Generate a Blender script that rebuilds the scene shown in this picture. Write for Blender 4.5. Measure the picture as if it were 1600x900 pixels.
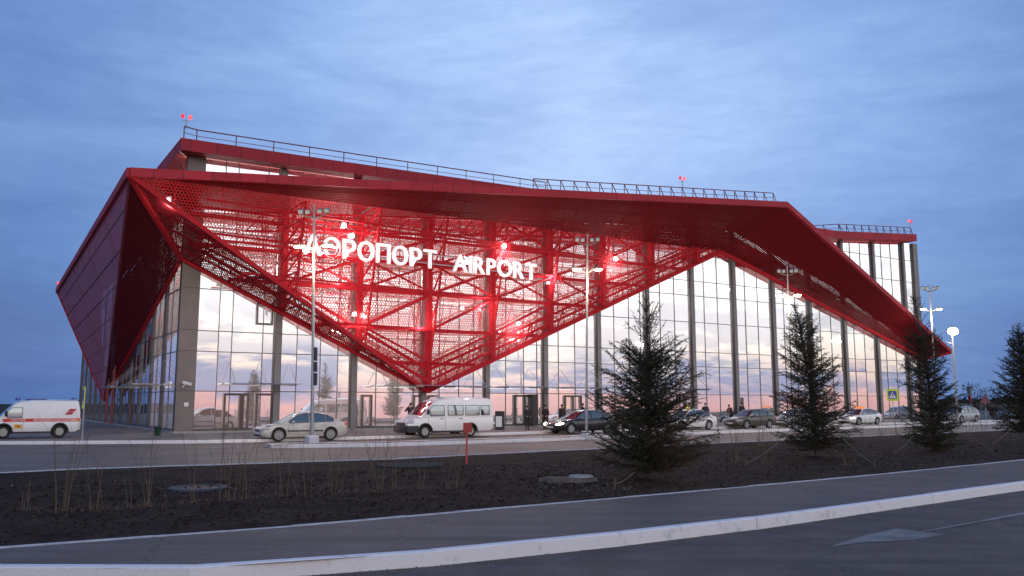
import bpy, bmesh, math, random
import numpy as np
from mathutils import Vector, Matrix, noise
random.seed(7)
PI = math.pi
for o in list(bpy.data.objects): bpy.data.objects.remove(o)
scene = bpy.context.scene
COL = scene.collection
# ---------------------------------------------------------------- camera
FPX = 1333.0; PITCH = math.atan(180/FPX); CZ = 1.9
cd = bpy.data.cameras.new('camera'); cam = bpy.data.objects.new('camera', cd); COL.objects.link(cam)
cam.location = (0, 0, CZ); cam.rotation_euler = (PI/2 + PITCH, 0, 0)
cd.sensor_width = 36; cd.lens = 36*FPX/1600; cd.clip_end = 6000; cd.clip_start = .1
scene.camera = cam
# ---------------------------------------------------------------- world
GLOW_AZ = math.radians(138)          # the evening glow is behind the photographer's right shoulder
w = bpy.data.worlds.new('World'); scene.world = w; w.use_nodes = True
nt = w.node_tree; nt.nodes.clear()
def NN(t, **k):
    n = nt.nodes.new(t)
    for a, b in k.items(): setattr(n, a, b)
    return n
def LK(a, b): nt.links.new(a, b)
def wmath(op, a, b=None, c=None):
    n = NN('ShaderNodeMath', operation=op)
    for i, v in enumerate((a, b, c)):
        if v is None: continue
        if hasattr(v, 'is_linked'): LK(v, n.inputs[i])
        else: n.inputs[i].default_value = v
    return n.outputs[0]
def wramp(fac, stops, interp='LINEAR'):
    n = NN('ShaderNodeValToRGB'); cr = n.color_ramp; cr.interpolation = interp
    while len(cr.elements) < len(stops): cr.elements.new(.5)
    for e, (p, c) in zip(cr.elements, stops): e.position = p; e.color = (*c, 1) if len(c) == 3 else c
    LK(fac, n.inputs[0]); return n.outputs[0]
def wmix(f, a, b, bt='MIX'):
    n = NN('ShaderNodeMix', data_type='RGBA', blend_type=bt)
    for i, v in ((0, f), (6, a), (7, b)):
        if hasattr(v, 'is_linked'): LK(v, n.inputs[i])
        elif i == 0: n.inputs[0].default_value = v
        else: n.inputs[i].default_value = (*v, 1)
    return n.outputs[2]
def srgb(r, g, b):
    f = lambda c: (c/255/12.92) if c/255 <= .04045 else ((c/255+.055)/1.055)**2.4
    return (f(r), f(g), f(b))
tc = NN('ShaderNodeTexCoord'); sp = NN('ShaderNodeSeparateXYZ'); LK(tc.outputs['Generated'], sp.inputs[0])
dx, dy, dz = sp.outputs
el = wmath('ARCSINE', dz)                                    # elevation in radians
el01 = wmath('MULTIPLY', el, 1/ (PI/2)); el01.node.use_clamp = True
elg = wmath('DIVIDE', wmath('ADD', el, .025), PI/2+.025); elg.node.use_clamp = True
# distance in direction from the brightest patch of the blue half of the sky
fx, fy, fz = math.sin(math.radians(4))*math.cos(math.radians(17)), math.cos(math.radians(4))*math.cos(math.radians(17)), math.sin(math.radians(17))
dotf = wmath('ADD', wmath('ADD', wmath('MULTIPLY', dx, fx), wmath('MULTIPLY', dy, fy)), wmath('MULTIPLY', dz, fz))
angf = wmath('DIVIDE', wmath('ARCCOSINE', dotf), PI)
blue = wramp(angf, [(0, srgb(180,206,249)), (.05, srgb(166,195,243)), (.10, srgb(134,168,223)), (.145, srgb(104,140,198)), (.18, srgb(82,120,184)), (.23, srgb(70,106,168)), (1, srgb(66,95,145))])
low = wramp(el01, [(0, srgb(66,92,136)), (.03, srgb(74,112,168)), (.10, srgb(95,135,195)), (.17, srgb(140,172,226)), (1, srgb(120,155,215))])
blue = wmix(.30, blue, low)
# soft veil of cloud over the blue half
mp = NN('ShaderNodeCombineXYZ'); LK(wmath('MULTIPLY', dx, 3.2), mp.inputs[0]); LK(wmath('MULTIPLY', dy, 3.2), mp.inputs[1]); LK(wmath('MULTIPLY', dz, 13.), mp.inputs[2])
n1 = NN('ShaderNodeTexNoise'); n1.inputs['Scale'].default_value = 1.1; n1.inputs['Detail'].default_value = 7; n1.inputs['Roughness'].default_value = .55; n1.inputs['Distortion'].default_value = .5
LK(mp.outputs[0], n1.inputs['Vector'])
veil = wramp(n1.outputs['Fac'], [(.34, (.85,.87,.91)), (.5, (1,1,1)), (.66, (1.17,1.13,1.06))])
n1b = NN('ShaderNodeTexNoise'); n1b.inputs['Scale'].default_value = 5.5; n1b.inputs['Detail'].default_value = 6; n1b.inputs['Roughness'].default_value = .6; n1b.inputs['Distortion'].default_value = .8
LK(mp.outputs[0], n1b.inputs['Vector'])
veil2 = wramp(n1b.outputs['Fac'], [(.35, (.95,.96,.975)), (.65, (1.06,1.05,1.035))])
blue = wmix(1, wmix(1, blue, veil, 'MULTIPLY'), veil2, 'MULTIPLY')
# the glow half: pink horizon, a blue-grey bank, cream and white above
hz = wmath('POWER', wmath('SUBTRACT', 1.0, wmath('MULTIPLY', dz, dz)), .5)
az = wmath('ARCTAN2', dx, dy)
cb = NN('ShaderNodeCombineXYZ'); LK(wmath('MULTIPLY', az, 5.0), cb.inputs[0]); LK(wmath('MULTIPLY', el, 24.0), cb.inputs[1]); cb.inputs[2].default_value = 3.4
n2 = NN('ShaderNodeTexNoise'); n2.inputs['Scale'].default_value = 1.3; n2.inputs['Detail'].default_value = 8; n2.inputs['Roughness'].default_value = .6; n2.inputs['Distortion'].default_value = .35
LK(cb.outputs[0], n2.inputs['Vector'])
glow = wramp(elg, [(0, srgb(170,140,155)), (.008, srgb(222,168,168)), (.02, srgb(240,186,178)), (.03, srgb(240,206,200)), (.046, (1.05,.90,.76)), (.066, (1.28,1.16,1.02)), (.095, (1.45,1.38,1.30)), (.15, (1.5,1.5,1.52)), (.24, (1.15,1.22,1.34)), (.36, srgb(150,185,235)), (.7, srgb(110,145,205)), (1, srgb(100,135,195))])
band = wramp(elg, [(0, (0,0,0)), (.014, (.12,)*3), (.024, (.95,)*3), (.046, (.95,)*3), (.056, (.45,)*3), (.08, (.55,)*3), (.10, (.3,)*3), (.16, (.28,)*3), (.3, (.5,)*3), (1, (.5,)*3)])
cl = wramp(n2.outputs['Fac'], [(.41, (0,0,0)), (.52, (1,1,1))])
cloudf = wmath('MULTIPLY', NN('ShaderNodeRGBToBW').outputs[0], 1)
bw1 = NN('ShaderNodeRGBToBW'); LK(band, bw1.inputs[0]); bw2 = NN('ShaderNodeRGBToBW'); LK(cl, bw2.inputs[0])
cloudf = wmath('MULTIPLY', bw1.outputs[0], bw2.outputs[0])
glow = wmix(cloudf, glow, srgb(128,150,190))
# how far the direction turns towards the glow
dotg = wmath('ADD', wmath('MULTIPLY', dx, math.sin(GLOW_AZ)), wmath('MULTIPLY', dy, math.cos(GLOW_AZ)))
gfac = NN('ShaderNodeMapRange', interpolation_type='SMOOTHSTEP'); LK(wmath('DIVIDE', dotg, wmath('MAXIMUM', hz, .05)), gfac.inputs[0])
gfac.inputs['From Min'].default_value = -.05; gfac.inputs['From Max'].default_value = .62
skycol = wmix(gfac.outputs[0], blue, glow)
# ground below the horizon
below = NN('ShaderNodeMapRange'); LK(dz, below.inputs[0]); below.inputs['From Min'].default_value = -.04; below.inputs['From Max'].default_value = -.03
skycol = wmix(below.outputs[0], srgb(44,42,48), skycol)
nish = NN('ShaderNodeTexSky', sky_type='NISHITA', sun_disc=False); nish.sun_elevation = math.radians(1.5); nish.sun_rotation = math.radians(166)
bg1 = NN('ShaderNodeBackground'); LK(skycol, bg1.inputs[0]); bg1.inputs[1].default_value = 1.0
bg2 = NN('ShaderNodeBackground'); LK(nish.outputs[0], bg2.inputs[0]); bg2.inputs[1].default_value = .02
ad = NN('ShaderNodeAddShader'); LK(bg1.outputs[0], ad.inputs[0]); LK(bg2.outputs[0], ad.inputs[1])
wo = NN('ShaderNodeOutputWorld'); LK(ad.outputs[0], wo.inputs[0])
# ---------------------------------------------------------------- sun (the last of the glow)
sd = bpy.data.lights.new('sun', 'SUN'); sd.energy = .25; sd.angle = math.radians(16); sd.color = (1, .78, .66)
sun = bpy.data.objects.new('sun', sd); COL.objects.link(sun)
SAZ = math.radians(166); sdir = Vector((math.sin(SAZ)*math.cos(.07), math.cos(SAZ)*math.cos(.07), math.sin(.07)))
sun.rotation_euler = sdir.to_track_quat('Z', 'Y').to_euler()
scene.view_settings.view_transform = 'Standard'; scene.view_settings.look = 'None'
scene.view_settings.exposure = .10; scene.view_settings.gamma = 1
scene.cycles.transparent_max_bounces = 20; scene.cycles.max_bounces = 8; scene.cycles.glossy_bounces = 4; scene.cycles.diffuse_bounces = 3
scene.cycles.sample_clamp_indirect = 6

# ---------------------------------------------------------------- surveying helpers
def ray(x, y):
    u = (x-800)/FPX; v = (450-y)/FPX
    return Vector((u, math.cos(PITCH)-v*math.sin(PITCH), math.sin(PITCH)+v*math.cos(PITCH)))
def G(x, y, z=0.0):
    d = ray(x, y); k = (z-CZ)/d.z; return Vector((k*d.x, k*d.y, z))
AZF = math.atan(2130/1345.)
D1 = Vector((math.sin(AZF), math.cos(AZF), 0)); N1 = Vector((math.cos(AZF), -math.sin(AZF), 0))
D2 = -N1; UP = Vector((0, 0, 1))
A0 = G(274, 681)
def W(t, o, z): return A0 + D1*t + N1*o + UP*z            # along the front, out from it, up
def fac(x, y, o=0.0):
    d = ray(x, y); k = (A0+N1*o-Vector((0,0,CZ))).dot(N1)/d.dot(N1); p = Vector((0,0,CZ))+d*k
    return (p-A0).dot(D1), p.z
def sid(x, y, o=0.0):
    d = ray(x, y); k = (A0-D1*o-Vector((0,0,CZ))).dot(D1)/d.dot(D1); p = Vector((0,0,CZ))+d*k
    return (p-A0).dot(D2), p.z
def S(s, o, z): return A0 + D2*s - D1*o + UP*z            # along the side, out from it, up

# ---------------------------------------------------------------- materials
MATS = {}
def mat(name, col, rough=.6, metal=0, var=0, vscale=3, bump=0, bscale=20, spec=None, emit=None, estr=0, coat=0, col2=None, v2=(.4,.6), detail=6):
    if name in MATS: return MATS[name]
    m = bpy.data.materials.new(name); m.use_nodes = True; t = m.node_tree; b = t.nodes['Principled BSDF']
    b.inputs['Base Color'].default_value = (*col, 1); b.inputs['Roughness'].default_value = rough; b.inputs['Metallic'].default_value = metal
    if spec is not None: b.inputs['Specular IOR Level'].default_value = spec
    if coat: b.inputs['Coat Weight'].default_value = coat; b.inputs['Coat Roughness'].default_value = .05
    if emit: b.inputs['Emission Color'].default_value = (*emit, 1); b.inputs['Emission Strength'].default_value = estr
    if var or col2:
        c = t.nodes.new('ShaderNodeTexCoord'); n = t.nodes.new('ShaderNodeTexNoise'); n.inputs['Scale'].default_value = vscale; n.inputs['Detail'].default_value = detail
        n.inputs['Roughness'].default_value = .62
        t.links.new(c.outputs['Object'], n.inputs['Vector'])
        r = t.nodes.new('ShaderNodeValToRGB'); t.links.new(n.outputs['Fac'], r.inputs[0])
        r.color_ramp.elements[0].position = v2[0] if col2 else .3; r.color_ramp.elements[1].position = v2[1] if col2 else .7
        if col2: a, d = col, col2
        else: a, d = tuple(x*(1-var) for x in col), tuple(min(1, x*(1+var)) for x in col)
        r.color_ramp.elements[0].color = (*a, 1); r.color_ramp.elements[1].color = (*d, 1)
        t.links.new(r.outputs[0], b.inputs['Base Color'])
    if bump:
        c = t.nodes.new('ShaderNodeTexCoord'); n = t.nodes.new('ShaderNodeTexNoise'); n.inputs['Scale'].default_value = bscale; n.inputs['Detail'].default_value = 5
        t.links.new(c.outputs['Object'], n.inputs['Vector']); bn = t.nodes.new('ShaderNodeBump'); bn.inputs['Strength'].default_value = bump; bn.inputs['Distance'].default_value = .05
        t.links.new(n.outputs['Fac'], bn.inputs['Height']); t.links.new(bn.outputs[0], b.inputs['Normal'])
    MATS[name] = m; return m
def perforated(name, col, r, pitch=.165, rough=.45):
    m = bpy.data.materials.new(name); m.use_nodes = True; t = m.node_tree; b = t.nodes['Principled BSDF']
    b.inputs['Base Color'].default_value = (*col, 1); b.inputs['Roughness'].default_value = rough; b.inputs['Specular IOR Level'].default_value = .15
    out = t.nodes['Material Output']; uv = t.nodes.new('ShaderNodeUVMap')
    def vm(op, a, v=None):
        n = t.nodes.new('ShaderNodeVectorMath'); n.operation = op; t.links.new(a, n.inputs[0])
        if v is not None: n.inputs[1].default_value = v
        return n.outputs['Value'] if op == 'LENGTH' else n.outputs[0]
    s3 = math.sqrt(3)
    base = vm('MULTIPLY', uv.outputs[0], (1/pitch, 1/pitch/s3, 0))
    ds = []
    for off in ((0,0,0), (.5,.5,0)):
        p = vm('SUBTRACT', vm('FRACTION', vm('ADD', base, off)), (.5,.5,0))
        ds.append(vm('LENGTH', vm('MULTIPLY', p, (1, s3, 0))))
    mn = t.nodes.new('ShaderNodeMath'); mn.operation = 'MINIMUM'; t.links.new(ds[0], mn.inputs[0]); t.links.new(ds[1], mn.inputs[1])
    lt = t.nodes.new('ShaderNodeMath'); lt.operation = 'LESS_THAN'; t.links.new(mn.outputs[0], lt.inputs[0]); lt.inputs[1].default_value = r
    tr = t.nodes.new('ShaderNodeBsdfTransparent'); mx = t.nodes.new('ShaderNodeMixShader')
    t.links.new(lt.outputs[0], mx.inputs[0]); t.links.new(b.outputs[0], mx.inputs[1]); t.links.new(tr.outputs[0], mx.inputs[2]); t.links.new(mx.outputs[0], out.inputs[0])
    return m
RED = (.43, .012, .022)
m_red = mat('red_steel', RED, .75, spec=.25, var=.1, vscale=1.5)
m_redp = mat('red_fascia_panel', (.38, .016, .03), .6, spec=.35, var=.07, vscale=.8)
def seams(m, step=1.5, wd=.022):
    t = m.node_tree; b = t.nodes['Principled BSDF']; c = t.nodes.new('ShaderNodeTexCoord'); dp = t.nodes.new('ShaderNodeVectorMath'); dp.operation = 'DOT_PRODUCT'; t.links.new(c.outputs['Object'], dp.inputs[0]); dp.inputs[1].default_value = tuple((D1*.999+D2*.35)/step)
    fr = t.nodes.new('ShaderNodeMath'); fr.operation = 'FRACT'; t.links.new(dp.outputs['Value'], fr.inputs[0]); lt = t.nodes.new('ShaderNodeMath'); lt.operation = 'LESS_THAN'; t.links.new(fr.outputs[0], lt.inputs[0]); lt.inputs[1].default_value = wd
    fl = t.nodes.new('ShaderNodeMath'); fl.operation = 'FLOOR'; t.links.new(dp.outputs['Value'], fl.inputs[0]); wn = t.nodes.new('ShaderNodeTexWhiteNoise'); wn.noise_dimensions = '1D'; t.links.new(fl.outputs[0], wn.inputs['W'])
    mr_ = t.nodes.new('ShaderNodeMapRange'); t.links.new(wn.outputs['Value'], mr_.inputs[0]); mr_.inputs['To Min'].default_value = .88; mr_.inputs['To Max'].default_value = 1.1
    src = b.inputs['Base Color'].links[0].from_socket; sc_ = t.nodes.new('ShaderNodeVectorMath'); sc_.operation = 'SCALE'; t.links.new(src, sc_.inputs[0]); t.links.new(mr_.outputs[0], sc_.inputs['Scale'])
    mx = t.nodes.new('ShaderNodeMix'); mx.data_type = 'RGBA'; t.links.new(lt.outputs[0], mx.inputs[0]); t.links.new(sc_.outputs[0], mx.inputs[6]); mx.inputs[7].default_value = (.05,.004,.008,1); t.links.new(mx.outputs[2], b.inputs['Base Color'])
seams(m_redp)
m_skin = perforated('red_perforated_sheet', (.66, .024, .036), .42, .19, .8)
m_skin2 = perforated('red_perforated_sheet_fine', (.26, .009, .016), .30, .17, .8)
m_soff = perforated('shaded_red_soffit_sheet', (.17, .007, .012), .17, .17, .8)  # canopy red with the soffit's shade put into the base colour
m_skin3 = perforated('sky_tinted_perforated_sheet', (.47, .17, .27), .25, .17)  # red sheet; the purple sky reflection is painted into its base colour
m_alu = mat('grey_cladding', (.20,.19,.195), .5, metal=.1, var=.08, vscale=.9)
m_pil = mat('grey_brown_cladding', (.19,.16,.155), .5, metal=.1, var=.12, vscale=.9)
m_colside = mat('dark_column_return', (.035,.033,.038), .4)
m_mull = mat('mullion_grey', (.10, .095, .10), .4, metal=.3)
m_dark = mat('dark_frame', (.03, .03, .035), .4)
m_doorf = mat('door_frame_brown', (.12, .085, .08), .4)
def glassmat(name, tint=(.93,.95,1), refl=.80):
    m = bpy.data.materials.new(name); m.use_nodes = True; t = m.node_tree; t.nodes.clear()
    g = t.nodes.new('ShaderNodeBsdfGlossy'); g.inputs['Roughness'].default_value = .012; g.inputs['Color'].default_value = (*tint, 1)
    tr = t.nodes.new('ShaderNodeBsdfTransparent'); tr.inputs[0].default_value = (.55,.58,.6,1)
    mx = t.nodes.new('ShaderNodeMixShader'); mx.inputs[0].default_value = refl; o = t.nodes.new('ShaderNodeOutputMaterial')
    t.links.new(tr.outputs[0], mx.inputs[1]); t.links.new(g.outputs[0], mx.inputs[2]); t.links.new(mx.outputs[0], o.inputs[0])
    return m
m_glass = glassmat('facade_glass')
m_canglass = glassmat('canopy_glass', (.8,.9,.95), .35)
m_white = mat('white_letter', (.85,.85,.87), .4, emit=(1,.97,.97), estr=.5)
m_lamp_on = mat('lamp_glass_lit', (1,.9,.75), .3, emit=(1,.80,.52), estr=26)
m_lamp_cool = mat('floodlight_glass_lit', (1,1,1), .3, emit=(1,.93,.80), estr=60)
m_galv = mat('galvanised_steel', (.33,.34,.35), .4, metal=.6, var=.12, vscale=4)
m_conc = mat('concrete', (.34,.32,.31), .85, var=.2, vscale=5, bump=.3, bscale=40)
m_redlamp = mat('red_beacon_glass', (.5,.01,.03), .3, emit=(1,.05,.12), estr=.8)
m_redlit = mat('red_beacon_glass_lit', (.7,.1,.1), .3, emit=(1,.08,.1), estr=1.6)

# ---------------------------------------------------------------- mesh helpers
class MB:
    def __init__(s): s.v = []; s.f = []; s.uv = None
    def add(s, vs, fs):
        n = len(s.v); s.v += [tuple(x) for x in vs]; s.f += [tuple(i+n for i in f) for f in fs]; return s
    def box(s, c, sx, sy, sz, R=None):
        vs = [Vector((x*sx/2, y*sy/2, z*sz/2)) for x in (-1,1) for y in (-1,1) for z in (-1,1)]
        if R is not None: vs = [R @ v for v in vs]
        c = Vector(c)
        return s.add([v+c for v in vs], [(0,1,3,2),(4,6,7,5),(0,4,5,1),(2,3,7,6),(0,2,6,4),(1,5,7,3)])
    def obox(s, p, ax, ay, az):          # a box from one corner and three edge vectors
        p = Vector(p); vs = [p+ax*i+ay*j+az*k for i in (0,1) for j in (0,1) for k in (0,1)]
        return s.add(vs, [(0,1,3,2),(4,6,7,5),(0,4,5,1),(2,3,7,6),(0,2,6,4),(1,5,7,3)])
    def beam(s, a, b, w, h=None, up=UP):
        a = Vector(a); b = Vector(b); d = b-a
        if d.length < 1e-5: return s
        d.normalize(); h = h or w
        x = d.cross(up)
        if x.length < 1e-3: x = d.cross(Vector((1,0,0)))
        x.normalize(); y = x.cross(d)
        vs = [q + x*i*w/2 + y*j*h/2 for q in (a, b) for i, j in ((-1,-1),(1,-1),(1,1),(-1,1))]
        return s.add(vs, [(0,3,2,1),(4,5,6,7),(0,1,5,4),(1,2,6,5),(2,3,7,6),(3,0,4,7)])
    def tube(s, pts, rs, n=8, cap=True):
        pts = [Vector(p) for p in pts]
        if not hasattr(rs, '__len__'): rs = [rs]*len(pts)
        base = len(s.v); rings = []
        prev = None
        for i, p in enumerate(pts):
            d = (pts[min(i+1, len(pts)-1)] - pts[max(i-1, 0)]).normalized()
            x = d.orthogonal() if prev is None else (prev - d*prev.dot(d))
            if x.length < 1e-6: x = d.orthogonal()
            x.normalize(); prev = x; y = d.cross(x)
            for k in range(n):
                a = 2*PI*k/n; s.v.append(tuple(p + (x*math.cos(a)+y*math.sin(a))*rs[i]))
        for i in range(len(pts)-1):
            for k in range(n):
                k2 = (k+1) % n; s.f.append((base+i*n+k, base+i*n+k2, base+(i+1)*n+k2, base+(i+1)*n+k))
        if cap:
            s.f.append(tuple(base+k for k in range(n))[::-1]); s.f.append(tuple(base+(len(pts)-1)*n+k for k in range(n)))
        return s
    def lathe(s, prof, n=20, axis='z', c=(0,0,0)):       # prof = [(r, h)]
        base = len(s.v); c = Vector(c)
        for r, h in prof:
            for k in range(n):
                a = 2*PI*k/n; p = (r*math.cos(a), r*math.sin(a), h) if axis == 'z' else (r*math.cos(a), h, r*math.sin(a)) if axis == 'y' else (h, r*math.cos(a), r*math.sin(a))
                s.v.append(tuple(c+Vector(p)))
        for i in range(len(prof)-1):
            for k in range(n):
                k2 = (k+1) % n; s.f.append((base+i*n+k, base+i*n+k2, base+(i+1)*n+k2, base+(i+1)*n+k))
        return s
    def ball(s, c, rx, ry=None, rz=None, n=12, m=8, R=None):
        ry = ry or rx; rz = rz or rx; base = len(s.v); c = Vector(c)
        for i in range(m+1):
            th = PI*i/m
            for k in range(n):
                a = 2*PI*k/n; p = Vector((rx*math.sin(th)*math.cos(a), ry*math.sin(th)*math.sin(a), rz*math.cos(th)))
                if R is not None: p = R @ p
                s.v.append(tuple(c+p))
        for i in range(m):
            for k in range(n):
                k2 = (k+1) % n; s.f.append((base+i*n+k, base+(i+1)*n+k, base+(i+1)*n+k2, base+i*n+k2))
        return s
    def build(s, name, m, parent=None, smooth=False, origin=None, fix=True):
        if not s.v: return None
        vs = s.v
        me = bpy.data.meshes.new(name)
        if origin is not None:
            ov = Vector(origin); vs = [tuple(Vector(v)-ov) for v in vs]
        me.from_pydata(vs, [], s.f)
        if s.uv is not None:
            ul = me.uv_layers.new(name='UVMap'); ul.data.foreach_set('uv', [c for uvp in s.uv for c in uvp])
        if fix and len(vs) < 60000:
            b = bmesh.new(); b.from_mesh(me); bmesh.ops.remove_doubles(b, verts=b.verts, dist=1e-6); bmesh.ops.recalc_face_normals(b, faces=b.faces); b.to_mesh(me); b.free()
        if smooth:
            me.shade_smooth() if smooth is True else (me.shade_smooth(), )
            if smooth is not True:
                b = bmesh.new(); b.from_mesh(me)
                for e in b.edges:
                    if len(e.link_faces) == 2 and e.calc_face_angle(0) > math.radians(smooth): e.smooth = False
                b.to_mesh(me); b.free()
        o = bpy.data.objects.new(name, me); COL.objects.link(o)
        for mm in (m if isinstance(m, (list, tuple)) else [m]): me.materials.append(mm)
        if origin is not None: o.location = origin
        if parent is not None: o.parent = parent
        return o
def tag(o, label=None, cat=None, group=None, kind=None):
    if label: o['label'] = label
    if cat: o['category'] = cat
    if group: o['group'] = group
    if kind: o['kind'] = kind
    return o
def thing(name, label, cat, loc=(0,0,0), rz=0, group=None):
    o = bpy.data.objects.new(name, None); COL.objects.link(o); o.location = loc; o.rotation_euler = (0,0,rz); o.empty_display_size = .3
    return tag(o, label, cat, group)
def kids(o): return [c for c in bpy.data.objects if c.parent == o]
def copy_tree(o, parent=None):
    c = o.copy(); COL.objects.link(c); c.parent = parent
    for ch in kids(o): copy_tree(ch, c)
    return c
def struct(name, mb, m, **k): return tag(mb.build(name, m, **k), kind='structure')
def clip_line(poly, p, d):               # 2D: where the line p + k d crosses a convex polygon
    ks = []
    for i in range(len(poly)):
        a = poly[i]; b = poly[(i+1) % len(poly)]; ex, ey = b[0]-a[0], b[1]-a[1]
        den = d[0]*ey - d[1]*ex
        if abs(den) < 1e-9: continue
        k = ((a[0]-p[0])*ey - (a[1]-p[1])*ex)/den; u = ((a[0]-p[0])*d[1] - (a[1]-p[1])*d[0])/den
        if -1e-6 <= u <= 1+1e-6: ks.append(k)
    if len(ks) < 2: return None
    k0, k1 = min(ks), max(ks)
    return (k0, k1) if k1-k0 > .15 else None

# ================================================================ GROUND
def line_y(pts, x):
    xs = [p[0] for p in pts]
    if x <= xs[0]: a, b = pts[0], pts[1]
    elif x >= xs[-1]: a, b = pts[-2], pts[-1]
    else:
        i = next(i for i in range(len(xs)-1) if xs[i] <= x <= xs[i+1]); a, b = pts[i], pts[i+1]
    return a[1] + (b[1]-a[1])*(x-a[0])/(b[0]-a[0])
K1 = [(-500,884),(-200,884),(0,886),(90,887.4),(187,888),(272,886.8),(340,884.6),(420,880.6),(500,875.2),(819,848.7),(1100,818.5),(1180,809),(1600,753),(1800,729),(2300,683)]
K2 = [(-500,892),(0,855),(500,818),(1100,765.5),(1360,742),(1600,718),(1900,694),(2300,672)]
K3 = [(-500,757),(0,738),(134,731.6),(312,726),(500,720),(624,715.6),(931,700.6),(1118,692),(1378,680),(1495,675),(1600,670.5),(1900,661),(2300,655)]
K4 = [(-500,690),(0,689.5),(300,688),(400,686.2),(527,683),(600,681),(750,676.5),(860,673.5),(1100,667.5),(1300,662.5),(1500,657.5),(1700,653),(2300,645)]
def strip(ya, yb, x0, x1, nx, ny, z=0, dz=None, za=None, zb=None):
    mb = MB()
    for i in range(nx+1):
        x = x0+(x1-x0)*i/nx
        pa = G(x, line_y(ya, x), z if za is None else za); pb = G(x, line_y(yb, x), z if zb is None else zb)
        for j in range(ny+1):
            p = pa.lerp(pb, j/ny)
            if dz: p.z += dz(p, j/ny)
            mb.v.append(tuple(p))
    for i in range(nx):
        for j in range(ny):
            a = i*(ny+1)+j; mb.f.append((a, a+ny+1, a+ny+2, a+1))
    return mb
def asphalt(name, a, b, rough=.75, crack=True, pat=.4):
    m = mat(name, a, rough, bump=.35, bscale=60, col2=b, v2=(.36,.66), vscale=pat)
    t = m.node_tree; bs = t.nodes['Principled BSDF']; src = bs.inputs['Base Color'].links[0].from_socket
    c = t.nodes.new('ShaderNodeTexCoord'); n = t.nodes.new('ShaderNodeTexNoise'); n.inputs['Scale'].default_value = 38; n.inputs['Detail'].default_value = 3
    t.links.new(c.outputs['Object'], n.inputs[0]); r = t.nodes.new('ShaderNodeMapRange'); t.links.new(n.outputs[0], r.inputs[0]); r.inputs['From Min'].default_value = .3; r.inputs['From Max'].default_value = .7; r.inputs['To Min'].default_value = .55; r.inputs['To Max'].default_value = 1.45
    # dusty streaks along the road
    mpn = t.nodes.new('ShaderNodeMapping'); mpn.inputs['Rotation'].default_value = (0,0,-(PI/2-AZF)); mpn.inputs['Scale'].default_value = (.12,1.6,1)
    t.links.new(c.outputs['Object'], mpn.inputs[0]); n3 = t.nodes.new('ShaderNodeTexNoise'); n3.inputs['Scale'].default_value = 1.4; n3.inputs['Detail'].default_value = 4; t.links.new(mpn.outputs[0], n3.inputs[0])
    r3 = t.nodes.new('ShaderNodeMapRange'); t.links.new(n3.outputs[0], r3.inputs[0]); r3.inputs['From Min'].default_value = .3; r3.inputs['From Max'].default_value = .7; r3.inputs['To Min'].default_value = .8; r3.inputs['To Max'].default_value = 1.25
    ml = t.nodes.new('ShaderNodeMath'); ml.operation = 'MULTIPLY'; t.links.new(r.outputs[0], ml.inputs[0]); t.links.new(r3.outputs[0], ml.inputs[1])
    if crack:
        dn = t.nodes.new('ShaderNodeTexNoise'); dn.inputs['Scale'].default_value = .9; dn.inputs['Detail'].default_value = 4; t.links.new(c.outputs['Object'], dn.inputs[0])
        av = t.nodes.new('ShaderNodeVectorMath'); av.operation = 'MULTIPLY_ADD'; t.links.new(dn.outputs['Color'], av.inputs[0]); av.inputs[1].default_value = (2.2,2.2,0); t.links.new(c.outputs['Object'], av.inputs[2])
        vo = t.nodes.new('ShaderNodeTexVoronoi'); vo.feature = 'DISTANCE_TO_EDGE'; vo.inputs['Scale'].default_value = .16; t.links.new(av.outputs[0], vo.inputs['Vector'])
        cr = t.nodes.new('ShaderNodeMapRange'); t.links.new(vo.outputs['Distance'], cr.inputs[0]); cr.inputs['From Min'].default_value = .0008; cr.inputs['From Max'].default_value = .003; cr.inputs['To Min'].default_value = .45; cr.inputs['To Max'].default_value = 1
        m2 = t.nodes.new('ShaderNodeMath'); m2.operation = 'MULTIPLY'; t.links.new(ml.outputs[0], m2.inputs[0]); t.links.new(cr.outputs[0], m2.inputs[1]); ml = m2
    vm = t.nodes.new('ShaderNodeVectorMath'); vm.operation = 'SCALE'; t.links.new(src, vm.inputs[0]); t.links.new(ml.outputs[0], vm.inputs['Scale']); t.links.new(vm.outputs[0], bs.inputs['Base Color'])
    return m
m_road = asphalt('road_asphalt', (.115,.09,.078), (.17,.135,.115), .62)
m_near = asphalt('near_asphalt', (.088,.062,.052), (.13,.095,.082), .8, pat=1.2)
m_walk = asphalt('footpath_asphalt', (.12,.088,.074), (.15,.113,.098), .75, pat=.7)
m_pave = asphalt('forecourt_paving', (.16,.135,.12), (.22,.19,.17), .65)
m_soil = mat('dark_soil', (.015,.008,.0065), .97, bump=1.0, bscale=9, col2=(.048,.028,.021), vscale=.9, v2=(.38,.68), detail=12, spec=.15)
m_field = mat('dry_field', (.035,.03,.026), .95, var=.3, vscale=.02, spec=.1)
m_kerb = mat('whitewashed_kerb', (.80,.76,.76), .8, bump=.25, bscale=30, col2=(.42,.40,.40), v2=(.56,.80), vscale=3.4)
def gz(p):                                                   # the land falls away gently behind the photographer
    k = max(0.0, p.dot(N1) - 14.0); return -.3 - .024*k
mb = MB(); gn = 60; gs = [-2600*(1-2*i/gn)*(.05+.95*abs(1-2*i/gn)**2) for i in range(gn+1)]
for a in gs:
    for b_ in gs:
        p = D1*a + N1*b_; mb.v.append((p.x, p.y, gz(p)))
for i in range(gn):
    for j in range(gn): q_ = i*(gn+1)+j; mb.f.append((q_, q_+1, q_+gn+2, q_+gn+1))
struct('ground', mb, m_field)
mb = MB()
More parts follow.
